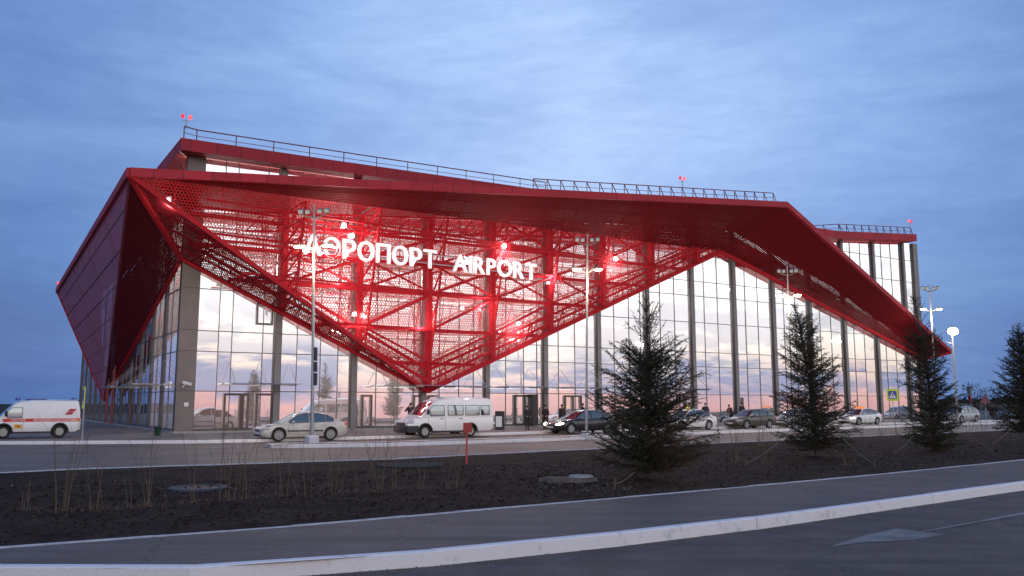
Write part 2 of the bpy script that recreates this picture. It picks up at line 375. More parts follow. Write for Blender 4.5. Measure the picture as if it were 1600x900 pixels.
for a, b_ in ((-120, 12), (160, 12), (160, -36), (-120, -30)): p = D1*a + N1*b_; mb.v.append((p.x, p.y, -.18))
mb.f.append((0,1,2,3)); struct('near_road', mb, m_near)
# footpath slab, soil bed, far road, forecourt
struct('footpath', strip(K1, K2, -500, 2300, 90, 6, 0), m_walk)
def bumps(p, s):
    e = min(s, 1-s)*6; e = max(0, min(1, e))
    return e*(.05 + .05*noise.noise(p*.35) + .035*noise.noise(p*1.7) + .02*noise.noise(p*5))
struct('soil_bed', strip(K2, K3, -500, 2300, 560, 60, 0, bumps), m_soil, smooth=True)
struct('road', strip(K3, K4, -500, 2300, 120, 6, -.012), m_road)
fc = MB(); pts = [G(x, line_y(K4, x), .13) for x in np.linspace(-500, 2300, 50)]
for p in pts: fc.v.append(tuple(p)); q = p + D2*110; fc.v.append((q.x, q.y, .13))
for i in range(49): fc.f.append((2*i, 2*i+2, 2*i+3, 2*i+1))
struct('forecourt_pavement', fc, m_pave)
def kerb(name, line, x0, x1, width, zt, zb, n=260, mm=None, stone=1.0, sd=1):
    P = [G(x, line_y(line, x), zt) for x in np.linspace(x0, x1, n)]
    return kerb_path(name, P, width, zt, zb, mm, stone, sd)
def kerb_path(name, P, width, zt, zb, mm=None, stone=1.0, sd=1):
    rk = random.Random(sd); cum = [0]
    for a, b in zip(P[:-1], P[1:]): cum.append(cum[-1]+(b-a).length)
    def at(u):
        u = min(max(u, 0), cum[-1]); i = min(len(P)-2, max(0, int(np.searchsorted(cum, u))-1)); k = (u-cum[i])/max(1e-6, cum[i+1]-cum[i]); p = P[i].lerp(P[i+1], k)
        return p
    mb = MB(); u = 0; c = min(.022, width*.2)
    while u < cum[-1]-.05:
        v_ = min(u+stone, cum[-1]); a, b = at(u+.0015), at(v_-.002); far = a.length > 60
        d = (b-a); d.z = 0; d.normalize(); q = Vector((-d.y, d.x, 0)); j = rk.gauss(0,.003); l = rk.gauss(0,.004)
        if not far and rk.random() < .12: j -= .006
        for p, tw in ((a, 0), (b, rk.gauss(0,.003))):
            for off, z in ((0, zb), (0, zt-c+j), (c, zt+j+tw), (width-c, zt+j+tw), (width, zt-c+j), (width, zb)): w_ = p+q*(off+l); mb.v.append((w_.x, w_.y, z))
        n0 = len(mb.v)-12
        for k in range(5): mb.f.append((n0+k, n0+6+k, n0+7+k, n0+k+1))
        mb.f += [tuple(n0+k for k in range(6))[::-1], tuple(n0+6+k for k in range(6))]
        u = v_
    return struct(name, mb, mm or m_kerb)
m_kthin = mat('pale_concrete_kerb', (.42,.42,.45), .8, var=.25, vscale=6)
kerb('near_kerb', K1, -500, 2300, .17, .014, -.2, stone=3.0)
kerb('footpath_kerb', K2, -500, 2300, .075, .02, -.05, mm=m_kthin)
kerb('bed_kerb', K3, -500, 2300, .09, .045, -.05, mm=m_kthin)
kerb('forecourt_kerb', K4, -500, 2300, .20, .14, -.05)
# the long island with the lamps
I0 = [(445,694.6),(600,692.6),(860,684.4),(1108,674.2),(1380,665.3),(1504,661.2),(1650,657.5),(2000,650.5)]
front = [G(x, line_y(I0, x), .14) for x in np.linspace(445, 2000, 70)]
back = []
for i, p in enumerate(front):
    d = (front[min(i+1, 69)]-front[max(i-1, 0)]).normalized(); back.append(p + Vector((-d.y, d.x, 0))*1.7)
c0 = (front[0]+back[0])/2; nose = []
ax = (back[0]-front[0])/2; ay = Vector((ax.y, -ax.x, 0)).normalized()*ax.length
if ay.x > 0: ay = -ay
for k in range(1, 10): a = PI*k/10; nose.append(c0 - ax*math.cos(a) + ay*math.sin(a))
ring = front[::-1] + nose + back
mb = MB(); n_ = len(ring)
cen = sum(ring, Vector())/n_
inner = []
for i, p in enumerate(ring):
    d = (ring[(i+1) % n_]-ring[i-1]).normalized(); q = Vector((-d.y, d.x, 0))
    inner.append(p - q*.17 if True else p)
if (inner[5]-c0).length > 0:    # make sure the offset goes inwards
    if (inner[35]-back[34]).length > (ring[35]-back[34]).length: inner = [2*p-q for p, q in zip(ring, inner)]
kerb_path('island_kerb', [Vector((p.x,p.y,.14)) for p in (back[::-1]+nose[::-1]+front)], .17, .14, -.03)
mb = MB(); nf = len(front)
for i in range(nf): mb.v += [tuple(front[i]-Vector((0,0,.012))), tuple(back[i]-Vector((0,0,.012)))]
for i in range(nf-1): mb.f.append((2*i, 2*i+2, 2*i+3, 2*i+1))
mb.add([p-Vector((0,0,.012)) for p in [front[0]]+nose+[back[0]]], [tuple(range(len(nose)+2))])
struct('island_paving', mb, m_pave)
# worn arrow on the near road, lane lines on the far road
m_mark = mat('faded_road_paint', (.25,.225,.21), .8, col2=(.125,.11,.10), v2=(.42,.64), vscale=2.5)
mb = MB()
def poly(mb, px, z): mb.add([G(x, y, z) for x, y in px], [tuple(range(len(px)))])
poly(mb, [(1289,855.5),(1340,848),(1430,843),(1478,835),(1440,831),(1403,825.5),(1360,834)], -.175)
struct('road_arrow', mb, m_mark)
mb = MB(); poly(mb, [(1432,833),(1445,829),(1600,800),(1760,770),(1764,773),(1600,804)], -.172)
struct('road_arrow_shaft', mb, m_mark)
m_mark2 = mat('lane_paint', (.22,.2,.19), .7, col2=(.12,.105,.1), v2=(.35,.7), vscale=1.2)
for nm, a, b in (('lane_line', (-300,720,715), (36,716,713.9)), ('lane_line', (100,713,711), (440,701.6,700))):
    mb = MB(); mb.add([G(a[0],a[1],-.008), G(b[0],b[1],-.008), G(b[0],b[2]-.3,-.008), G(a[0],a[2]+.9,-.008)], [(0,1,2,3)]); struct(nm, mb, m_mark2)

# ================================================================ TERMINAL BUILDING
B0 = thing('terminal_building', 'glass airport terminal with huge folded red perforated steel canopy and white sign letters', 'terminal building', A0)
BL = Matrix.Translation(-A0)
def bpart(mb, name, m, parent=None, **k):
    o = mb.build(name, m, **k); o.parent = parent or B0
    if parent is None: o.matrix_parent_inverse = Matrix.Translation(-A0)
    return o
def spart(mb, name, m, parent, **k):
    o = mb.build(name, m, **k); o.parent = parent; return o
TC = [.95+5.12*k for k in range(15)]
RO = 1.2
roof_pts = [fac(283,215,RO), fac(520,250,RO), fac(850,297,RO), (50.0, 18.45), fac(1312,361,RO), fac(1432,366,RO)]
def roof_z(t): return float(np.interp(t, [p[0] for p in roof_pts], [p[1] for p in roof_pts]))
t0r, t1r = roof_pts[0][0], roof_pts[-1][0]
FH = .74
# roof slab
mb = MB(); ts = [t0r]+[p[0] for p in roof_pts[1:-1]]+[t1r]
for t in ts:
    z = roof_z(t)
    mb.v += [tuple(W(t, RO, z)), tuple(W(t, RO, z-FH)), tuple(W(t, -44, z-FH)), tuple(W(t, -44, z))]
for i in range(len(ts)-1):
    for k in range(4): mb.f.append((i*4+k, (i+1)*4+k, (i+1)*4+(k+1) % 4, i*4+(k+1) % 4))
mb.f.append((0,1,2,3)); e = (len(ts)-1)*4; mb.f.append((e,e+3,e+2,e+1))
roof = bpart(mb, 'roof', m_redp)
mb = MB()
def railing(mb, pts, h, step, tri=False):
    for a, b in zip(pts[:-1], pts[1:]):
        a = Vector(a); b = Vector(b); L = (b-a).length; n = max(1, int(L/step))
        mb.beam(a+UP*h, b+UP*h, .06); mb.beam(a+UP*h*.5, b+UP*h*.5, .03)
        for i in range(n+1):
            p = a.lerp(b, i/n); mb.beam(p, p+UP*h, .05)
            if tri: mb.beam(p+(b-a).normalized()*.55-N1*.1, p+UP*h, .045)
rz_ = lambda t, o=.7: W(t, o, roof_z(t))
railing(mb, [rz_(.2), rz_(12), rz_(26)], .78, 2.25); railing(mb, [W(-.6,1.0,roof_z(0)), rz_(.2)], .78, 2.2)
bpart(mb, 'roof_railing', mat('railing_dark_red', (.16,.02,.035), .6), None)
# front bays of glass, each its own curtain wall
HS = [.32, 2.62, 5.0, 6.25, 8.8, 11.1, 12.4, 14.7, 17.0]
def pane_grid(place, us, zs, ztop, outn, parent, label=None):
    g = MB(); fr = MB(); rnd = random.Random(int(us[0]*100)+11)
    for i in range(len(us)-1):
        a, b = us[i], us[i+1]
        for j in range(len(zs)):
            z0 = zs[j]
            za, zb_ = (zs[j+1], zs[j+1]) if j+1 < len(zs) else (ztop(a), ztop(b))
            if min(za, zb_) > min(ztop(a), ztop(b)): za, zb_ = ztop(a), ztop(b)
            if min(za, zb_) - z0 < .05: continue
            e1, e2, e3 = (rnd.gauss(0, .006) for _ in range(3))
            g.add([place(a, e1, z0), place(b, e2, z0), place(b, e2+e3, zb_), place(a, e1+e3, za)], [(0,1,2,3)])
            if zb_ >= ztop(b)-.01: break
    top = lambda u: ztop(u)
    for u in us:
        p = place(u, .01, zs[0]); q = place(u, .01, top(u)); fr.beam(p, q, .048, .06, up=outn)
    for z in zs[1:]:
        if z < min(top(us[0]), top(us[-1])): fr.beam(place(us[0], .01, z), place(us[-1], .01, z), .06, .05)
    fr.beam(place(us[0], .02, zs[0]-.03), place(us[-1], .02, zs[0]-.03), .1, .2)
    gl = bpart(g, 'curtain_wall', m_glass, None, fix=False)
    if label: gl['label'] = label
    spart(fr, 'mullion_grid', m_mull, gl)
    return gl
gtop = lambda t: roof_z(t)-FH-.02
rb = random.Random(5)
for k in range(14):
    a, b = TC[k]+.02, TC[k+1]-.55+.05
    if k == 0: us = [.95, 2.2, 3.0, 4.9, b]
    else:
        s_ = .22 if k % 2 else .30
        us = [a, a+(b-a)*s_, a+(b-a)*(s_+.34), a+(b-a)*(s_+.60), b] if k < 7 else [a, a+(b-a)*.27, a+(b-a)*.62, b]
    pane_grid(lambda t, o, z: W(t, o, z), us, HS, gtop, N1, B0)
pane_grid(lambda t, o, z: W(t, o, z), [TC[14]+.02, 74.2], HS, gtop, N1, B0)
def column(t0, t1, o1, z1, m=m_alu, joints=True):
    mb = MB(); mb.obox(W(t0, -.12, .1), D1*(t1-t0), N1*(o1+.12), UP*(z1-.1)); n0 = len(mb.f)
    for z in HS[1:]:
        if z < z1: mb.obox(W(t0+.01, .0, z), D1*(t1-t0-.006), N1*(o1+.004), UP*.03)
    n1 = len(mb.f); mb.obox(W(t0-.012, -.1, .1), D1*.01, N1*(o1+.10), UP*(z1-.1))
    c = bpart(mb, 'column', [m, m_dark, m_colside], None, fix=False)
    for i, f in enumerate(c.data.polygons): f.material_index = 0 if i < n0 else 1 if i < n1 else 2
    return c
column(-.12, .93, .12, gtop(0), m_pil)
mb = MB(); mb.obox(W(-.16,-.2,.1), D1*.03, N1*.36, UP*(gtop(0)-.1)); bpart(mb, 'corner_trim', m_dark)
for k in range(1, 15): column(TC[k]-.43, TC[k]-.07, .25, gtop(TC[k]))
column(74.2, 75.0, .2, gtop(74.6))
# plinth and corner end wall, interior
mb = MB(); mb.obox(W(-.2,-.3,.0), D1*75.3, N1*.52, UP*.26); bpart(mb, 'plinth', m_conc)
m_int = mat('interior_wall', (.55,.52,.5), .8, var=.15, vscale=.5); m_intf = mat('interior_floor', (.2,.19,.18), .3)
mb = MB(); mb.obox(W(.5,-13,.1), D1*74, -N1*.3, UP*17); bpart(mb, 'interior_wall', m_int)
mb = MB(); mb.obox(W(0,-20,.12), D1*74.6, N1*19.9, UP*.12); bpart(mb, 'interior_floor', m_intf)
mb = MB(); mb.obox(W(74.95,-44,.1), D1*.2, N1*43.9, UP*18.0); bpart(mb, 'end_wall', m_alu)
for t_ in (4, 14, 24, 34, 44, 54, 64, 71):                    # hall lights
    q = MB(); q.lathe([(.001,.25),(.3,.22),(.42,0),(.001,0)], 10, c=W(t_,-7,13.2)); bpart(q, 'hall_light', mat('hall_light_glass', (1,1,1), .4, emit=(1,.95,.88), estr=6))
    ld = bpy.data.lights.new('hall_light_beam', 'POINT'); ld.energy = (6500 if 8 < t_ < 40 else 3200); ld.color = (1,.92,.86); ld.shadow_soft_size = .5
    lo = bpy.data.objects.new('hall_light_beam', ld); COL.objects.link(lo); lo.location = W(t_,-8,11.6)
# side elevation
SC = [.6+4.3*k for k in range(13)]
stop = lambda s: 17.0
for k in range(12):
    a, b = SC[k]+.2, SC[k+1]-.25
    pane_grid(lambda s, o, z: S(s, o, z), [a, (a+b)/2, b], HS[:-1], stop, -D1, B0)
for k in range(1, 13):
    mb = MB(); mb.obox(S(SC[k]-.22,-.1,.1), D2*.32, -D1*.22, UP*17); bpart(mb, 'side_column', mat('side_grey', (.10,.098,.105), .5, var=.1))
mb = MB(); mb.obox(S(-.1,-.3,0), D2*52.5, -D1*.55, UP*.26); bpart(mb, 'side_plinth', m_conc)
mb = MB(); mb.obox(S(52.3,-20,.1), D2*.3, -D1*20.0, UP*17); bpart(mb, 'rear_wall', m_int)
# ---- canopy geometry
def WP(px, py, o): t, z = fac(px, py, o); return Vector((t, o, z))
T1 = WP(203, 274, 6.0); T2 = WP(1230, 323, 6.0); Bp = WP(667, 611, .75); Cp = WP(1127, 393, .45); Dp = WP(1443, 561, .45); Fp = WP(1485, 551, 1.4)
Mp = Vector((-.25, .28, 10.5))
P3 = lambda v: W(v.x, v.y, v.z)
t1s, t1o = T1.y*-1.0, -T1.x              # the same corner in side coordinates
Ls, Lz = sid(90, 457, t1o); Ks, Kz = sid(163, 625, .6)
T1w = P3(T1); T2w = P3(T2); Bw = P3(Bp); Cw = P3(Cp); Dw = P3(Dp); Fw = P3(Fp); Mw = P3(Mp)
Lw = S(Ls, t1o, Lz); Kw = S(Ks, .6, Kz)
R0w = W(.3, .3, 13.55); R45 = W(45.8, .3, 18.0 if False else gtop(45.8)-.1)
def sheet(pts, name, m, u_dir=None, lab=None, lattice=None, fr_m=None, bars=.024, off=.09, big=None):
    """a flat perforated sheet with its own UV in metres, and the sub-frame it is screwed to"""
    n = (pts[1]-pts[0]).cross(pts[2]-pts[0]).normalized()
    if n.dot(Vector((0,0,CZ))-pts[0]) < 0: n = -n
    u = (u_dir - n*u_dir.dot(n)).normalized(); v = n.cross(u)
    if v.z < 0: v = -v
    org = pts[0]; q2 = [((p-org).dot(u), (p-org).dot(v)) for p in pts]
    mb = MB(); mb.add(pts, [tuple(range(len(pts)))]); mb.uv = [(a+200, b+200) for a, b in q2]
    o = bpart(mb, name, m, None, fix=False)
    if lab: o['label'] = lab
    if lattice:
        su, sv, lean = lattice; fr = MB(); us = [a for a, b in q2]; vs = [b for a, b in q2]
        to3 = lambda a, b: org + u*a + v*b - n*off
        def run(p, d, w_):
            k = clip_line(q2, p, d)
            if k: fr.beam(to3(p[0]+d[0]*k[0], p[1]+d[1]*k[0]), to3(p[0]+d[0]*k[1], p[1]+d[1]*k[1]), w_, w_*1.6, up=n)
        x = min(us)-8; i = 0
        while x < max(us)+8:
            ln = lean*(1 if i % 2 else -.4); run((x, 0), (ln, 1), bars); x += su; i += 1
        y = min(vs)+sv*.6
        while y < max(vs): run((0, y), (1, .0), bars); y += sv
        if big:
            y = min(vs)+big*.8
            while y < max(vs): run((0, y), (1, .02), bars*2.6); y += big
        spart(fr, 'sub_frame', fr_m or m_red, o)
    return o
sheet([T1w, Bw, Cw], 'front_perforated_sheet', m_skin, D1, 'bright red perforated triangle carrying the sign', (1.3, 1.6, .07))
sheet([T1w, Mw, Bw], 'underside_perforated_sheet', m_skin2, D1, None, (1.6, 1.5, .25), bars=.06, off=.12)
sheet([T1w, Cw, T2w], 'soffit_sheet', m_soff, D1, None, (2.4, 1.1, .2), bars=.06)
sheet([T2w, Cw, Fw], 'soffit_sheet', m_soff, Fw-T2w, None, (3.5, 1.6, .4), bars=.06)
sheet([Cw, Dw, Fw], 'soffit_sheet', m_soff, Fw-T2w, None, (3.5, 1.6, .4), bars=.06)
sheet([T1w, Lw, Kw], 'side_perforated_sheet', m_skin3, Lw-T1w, 'red perforated side panel with a purple sky sheen in its colour', (9, 1.5, .0), bars=.028, off=-.01, fr_m=mat('dark_joint_red', (.16,.05,.08), .6))
sheet([T1w, Mw, Kw], 'side_soffit_sheet', perforated('shaded_red_perforated_sheet', (.13,.004,.008), .14, .2), D2, None, (2.5, 1.9, .1), bars=.08)  # unlit inner face: its shade is painted in as a darker base red
# solid deck above
mb = MB()
e_ = Vector((0,0,.0))
mb.add([T1w, T2w, R45, R0w], [(0,1,2),(0,2,3)])
mb.add([T2w, Fw, Dw+UP*.5, W(60,.4,13.2), R45], [(0,1,3),(1,2,3),(0,3,4)])
S0 = S(0,0,13.55); mb.add([T1w, R0w, S(Ls,.5,Lz), Lw], [(0,1,2),(0,2,3)]); mb.add([Lw, Kw, S(Ls,.5,Lz)], [(0,1,2)])
bpart(mb, 'canopy_deck', mat('deck_red', (.25,.01,.015), .6))
# edge beams
def edge(a, b, w_, h_, m=m_redp): 
    e = MB(); e.beam(a, b, w_, h_); bpart(e, 'edge_beam', m)
edge(T1w+UP*.16, T2w+UP*.16, .3, .48); edge(T2w+UP*.12, Fw+UP*.12, .3, .42); edge(T1w, Bw, .20, .24, m_red); edge(Bw, Cw, .22, .34, m_red); edge(Cw, Dw, .22, .34, m_red)
edge(Dw, Fw, .22, .3, m_red); edge(T1w+UP*.16, Lw+UP*.16, .35, .5, m_redp); edge(Lw, Kw, .14, .14, m_red); edge(T1w, Kw, .14, .16, mat('edge_dull_red', (.2,.03,.045), .5)); edge(T1w, Mw, .25, .3, m_red); edge(Mw, Bw, .22, .26, m_red); edge(Mw, Kw, .22, .26, m_red)
mb = MB(); railing(mb, [T1w.lerp(T2w, .50)+UP*.4-N1*.4, T1w.lerp(T2w, .976)+UP*.4-N1*.4], .82, 1.15, tri=True); bpart(mb, 'canopy_railing', MATS['railing_dark_red'])
mb = MB(); a_, b_ = fac(1282,361,1.0), fac(1408,362,.6)
railing(mb, [W(58.2,-2.5,roof_z(60)+.0), W(61.2,.7,roof_z(61.2)), W(73.2,.7,roof_z(73.2))], .8, 1.15, tri=True); bpart(mb, 'roof_railing', MATS['railing_dark_red'])
# steel behind the front sheet
def zlow(t):
    return float(np.interp(t, [Mp.x, Bp.x, Cp.x], [Mp.z, Bp.z, Cp.z]))
def zhigh(t): return float(np.interp(t, [0, 45.8], [13.4, gtop(45.8)-.2]))
nrm = (P3(Bp)-P3(T1)).cross(P3(Cp)-P3(T1)).normalized()
def oskin(t, z):
    p0 = W(t, 0, z); return (T1w-p0).dot(nrm)/N1.dot(nrm)
for k in range(1, 9):
    t = TC[k]-.2; zl, zh = zlow(t)+.15, zhigh(t)
    p = MB(); p.beam(W(t,.75,zl), W(t,.75,zh), .34, .42, up=N1); bpart(p, 'truss_post', m_red)
    # rib on the skin and the struts between them
    r_ = MB(); zs_ = [z for z in np.linspace(zl, zh, 7)]
    zt = min(zh, 15.2)
    def osafe(z): return max(.9, min(6.2, oskin(t, z))-.28)
    for a, b in zip(zs_[:-1], zs_[1:]):
        if b <= zh: r_.beam(W(t, osafe(a), a), W(t, osafe(b), b), .11, .11)
        r_.beam(W(t, .8, a), W(t, osafe(b), b), .09); r_.beam(W(t, .8, b), W(t, osafe(b), b), .10)
    bpart(r_, 'truss_rib', m_red)
for z in (4.6, 6.9, 9.4, 11.4, 13.2):
    tl = [t for t in np.linspace(0, 45, 400) if zlow(t)+.2 < z < zhigh(t)-.2]
    if len(tl) < 2: continue
    q = MB(); q.beam(W(tl[0], .7, z), W(tl[-1], .7, z), .2, .22)
    # mid-depth chord
    zz = [t for t in tl if oskin(t, z) > 1.6]
    if zz: q.beam(W(zz[0], .5*oskin(zz[0], z)+.3, z), W(zz[-1], .5*oskin(zz[-1], z)+.3, z), .13)
    if zz: q.beam(W(zz[0], oskin(zz[0], z)-.35, z), W(zz[-1], oskin(zz[-1], z)-.35, z), .12)
    bpart(q, 'truss_chord', m_red)
rd = random.Random(3)
for k in range(1, 8):
    q = MB(); t, t2 = TC[k]-.2, TC[k+1]-.2
    for zi, (za, zb_) in enumerate([(4.6,6.9),(6.9,9.4),(9.4,11.4),(11.4,13.2),(13.2,15.4)]):
        lo = max(zlow(t), zlow(t2)); hi = min(zhigh(t), zhigh(t2))
        if za < min(zlow(t), zlow(t2)) or zb_ > hi+.5: continue
        if zlow(t) < za and zlow(t2) < zb_:
            q.beam(W(t, .8, za), W(t2, .8, min(zb_, zhigh(t2))), .15)
        if zi % 2 == 0 and zlow(t2) < za and zlow(t) < zb_: q.beam(W(t, 1.3, zb_), W(t2, 1.3, za), .12)
        if zlow(t) < za and zlow(t2) < zb_:
            o1, o2 = max(1, oskin(t, za)-.5), max(1, oskin(t2, zb_)-.5)
            if o1 < 7 and o2 < 7: q.beam(W(t, o1, za), W(t2, min(o2, 6), zb_), .10)
    if q.v: bpart(q, 'truss_diagonal', m_red)
q = MB()                                                     # the lower chords that follow both slanting edges
for off_ in (.9, 1.9):
    q.beam(W(Mp.x+.3, .6, Mp.z+off_), W(Bp.x, .9, Bp.z+off_*.75), .18); q.beam(W(Bp.x, .9, Bp.z+off_*.75), W(Cp.x-1, .7, Cp.z+off_*.4), .18)
for i in range(22):
    f = i/22; t = Mp.x+.3+(Bp.x-Mp.x)*f; q.beam(W(t, .6, Mp.z+(Bp.z-Mp.z)*f+.1), W(t+.7, .6, Mp.z+(Bp.z-Mp.z)*f+.85), .07)
for i in range(40):
    f = i/40; t = Bp.x+(Cp.x-Bp.x)*f; z = Bp.z+(Cp.z-Bp.z)*f; q.beam(W(t, .8, z+.1), W(t+(.5 if i % 2 else -.2), .8, z+1.5), .06)
bpart(q, 'lower_truss', m_red)
# lattice truss along the top, under the deck, and trusses in the soffit of the right wing
q = MB()
for i in range(44):
    t = 3+i*.98; zt = zhigh(t)-.3; zb_ = zt-1.15
    if zb_ < zlow(t)+.2 or oskin(t+.98, zt) < 2.5: tend = t; break
    q.beam(W(t, 2.2, zb_), W(t+.98, 2.2, zt), .07); q.beam(W(t+.98, 2.2, zt), W(t+.98, 2.2, zb_), .07)
q.beam(W(3, 2.2, zhigh(3)-.3), W(tend, 2.2, zhigh(tend)-.3), .12); q.beam(W(3, 2.2, zhigh(3)-1.45), W(tend, 2.2, zhigh(tend)-1.45), .12)
bpart(q, 'top_truss', m_red)
# ladders behind the side panel, canopies' tie rods on the side
for s_, o_, zt in ((22.5, .95, 6.6), (19.2, .95, 5.4)):
    q = MB(); a = S(s_, o_, .3); b = S(s_+.9, o_, .3)
    q.beam(a, a+UP*zt, .07); q.beam(b, b+UP*zt, .07)
    for i in range(int(zt/.45)): q.beam(a+UP*(.45*i+.3), b+UP*(.45*i+.3), .05)
    bpart(q, 'ladder', mat('ladder_red', (.30,.05,.04), .5))
# floodlights inside the canopy
for px, py, o, e in ((536,352,3.4,420),(548,368,2.6,300),(786,384,2.6,420),(552,490,1.4,150),(568,493,1.4,120),(808,505,1.3,150),(960,404,1.6,240),(262,312,5.1,60)):
    t, z = fac(px, py, o); p = W(t, o, z)
    q = MB(); q.box(p, .42, .25, .32, Matrix.Rotation(-PI/2+AZF, 3, 'Z').to_3x3()); body = bpart(q, 'floodlight', m_galv)
    g = MB(); g.ball(p + N1*.18 - UP*.05, ((.15 if e > 200 else .11)), n=10, m=6); spart(g, 'lamp_glass', m_lamp_cool, body)
    ld = bpy.data.lights.new('floodlight_beam', 'POINT'); ld.energy = e*.8*(.35 if py < 420 and px > 700 else 1); ld.color = (1,.90,.86); ld.shadow_soft_size = .22
    lo = bpy.data.objects.new('floodlight_beam', ld); COL.objects.link(lo); lo.location = p + N1*.2 - UP*.5
for t_, o_, z_, e_ in ((9,2.0,9.5,260),(15,1.8,7.2,240),(20,1.6,8.8,260),(26,1.6,11.2,260),(32,1.3,12.6,220)):   # added fill lights with boxes, to brighten the space behind the sheet
    q = MB(); q.box(W(t_,.95,z_-.3), .3, .3, .2); b_ = bpart(q, 'fill_light_box', m_galv); ld = bpy.data.lights.new('canopy_fill_light', 'POINT'); ld.energy = e_*.75; ld.color = (1,.9,.87); ld.shadow_soft_size = .12
    lo = bpy.data.objects.new('canopy_fill_light', ld); COL.objects.link(lo); lo.location = W(t_,o_,z_)
# doors
def door(px0, px1, ztop=2.5, double=False, dark=False):
    t0, t1 = fac(px0, 650, .1)[0], fac(px1, 650, .1)[0]; o1 = .14
    f = MB(); w_ = .13
    mm = m_doorf if not dark else m_dark
    f.obox(W(t0,.03,.3), D1*w_, N1*o1, UP*(ztop-.3)); f.obox(W(t1-w_,.03,.3), D1*w_, N1*o1, UP*(ztop-.3)); f.obox(W(t0+w_,.03,ztop-w_), D1*(t1-t0-2*w_), N1*o1, UP*w_); f.obox(W(t0+w_,.03,.3), D1*(t1-t0-2*w_), N1*o1, UP*.14)
    if double: tm = (t0+t1)/2; f.obox(W(tm-.06,.03,.44), D1*.12, N1*o1, UP*(ztop-w_-.44))
    d = bpart(f, 'door', mm)
    h = MB(); h.beam(W(t1-w_-.12,.24,1.0), W(t1-w_-.12,.24,1.5), .035); spart(h, 'door_handle', m_galv, d)
door(348, 376); door(377, 388); door(398, 427); door(564, 581, 2.45); door(645, 663, 2.45); door(668, 686, 2.45); door(803, 836, 2.5, True, True); door(882, 909, 2.5, True); door(1071, 1085); door(1152, 1162, 2.4)
q = MB(); q.obox(W(fac(826,650,.1)[0],.03,.3), D1*.5, N1*.6, UP*2.25); bpart(q, 'door_portal', m_dark)
t0, z0 = fac(400,507,.1); t1_, z1 = fac(428,474,.1)
q = MB(); fw = .12
q.obox(W(t0,.02,z0), D1*(t1_-t0), N1*.1, UP*fw); q.obox(W(t0,.02,z1-fw), D1*(t1_-t0), N1*.1, UP*fw); q.obox(W(t0,.02,z0+fw), D1*fw, N1*.1, UP*(z1-z0-2*fw)); q.obox(W(t1_-fw,.02,z0+fw), D1*fw, N1*.1, UP*(z1-z0-2*fw))
bpart(q, 'vent_window', m_alu)
# glass door canopies with tie rods and lit undersides
m_strip = mat('lit_strip', (1,1,1), .4, emit=(1,.96,.92), estr=3.2)
for ta, tb, lit in ((2.6, 6.9, 0), (21.7, 36.6, 1), (37.4, 42, 1), (12.4, 20.5, 2)):
    q = MB(); q.obox(W(ta,.4,3.05), D1*(tb-ta), N1*1.5, UP*.05); c = bpart(q, 'door_canopy', m_canglass)
    n = max(2, int((tb-ta)/2.56))
    for i in range(n+1):
        t = ta+.3+(tb-ta-.6)*i/n; r_ = MB(); r_.beam(W(t, .1, 4.4), W(t, 1.7, 3.05), .03); r_.beam(W(t,.1,3.02), W(t,1.85,3.02), .06, .09); spart(r_, 'tie_rod', m_galv, c)
    if lit:
        for i in range(int((tb-ta)/1.6)):
            g = MB(); t = ta+.4+1.6*i; g.obox(W(t,-.9,2.95), D1*1.1, -N1*.25, UP*.08); spart(g, 'strip_light', m_strip, c)
for s0_, s1_ in ((3.2, 7.4), (12.5, 16.8)):
    q = MB(); q.obox(S(s0_,.5,3.05), D2*(s1_-s0_), -D1*1.6, UP*.05); c = bpart(q, 'side_door_canopy', m_canglass)
    for i in range(3):
        s_ = s0_+.3+(s1_-s0_-.6)*i/2; r_ = MB(); r_.beam(S(s_,.1,4.6), S(s_,1.9,3.03), .022); r_.beam(S(s_,.1,3.03), S(s_,2.0,3.03), .06); spart(r_, 'tie_rod', m_galv, c)
# cameras and small boxes on the corner pillar
m_wplastic = mat('white_plastic', (.75,.75,.76), .4)
def cctv(p, d):
    q = MB(); d = Vector(d).normalized(); q.beam(p, p+d*.5, .16, .15); q.beam(p+d*.12-UP*.05, p+d*.02-UP*.28, .05); q.beam(p+d*.02-UP*.28, p+d*.02-UP*.28-N1*.4, .06); bpart(q, 'security_camera', m_wplastic)
t, z = fac(286,597,.55); cctv(W(t,.6,z), D1*.8+N1*.5-UP*.25); s_, z = sid(267,598,.6); cctv(S(s_,.6,z), D2*.8-D1*.5-UP*.2)
t, z = fac(291,632,.15); q = MB(); q.obox(W(t-.12,.12,z-.12), D1*.24, N1*.05, UP*.24); bpart(q, 'wall_plate', m_wplastic)
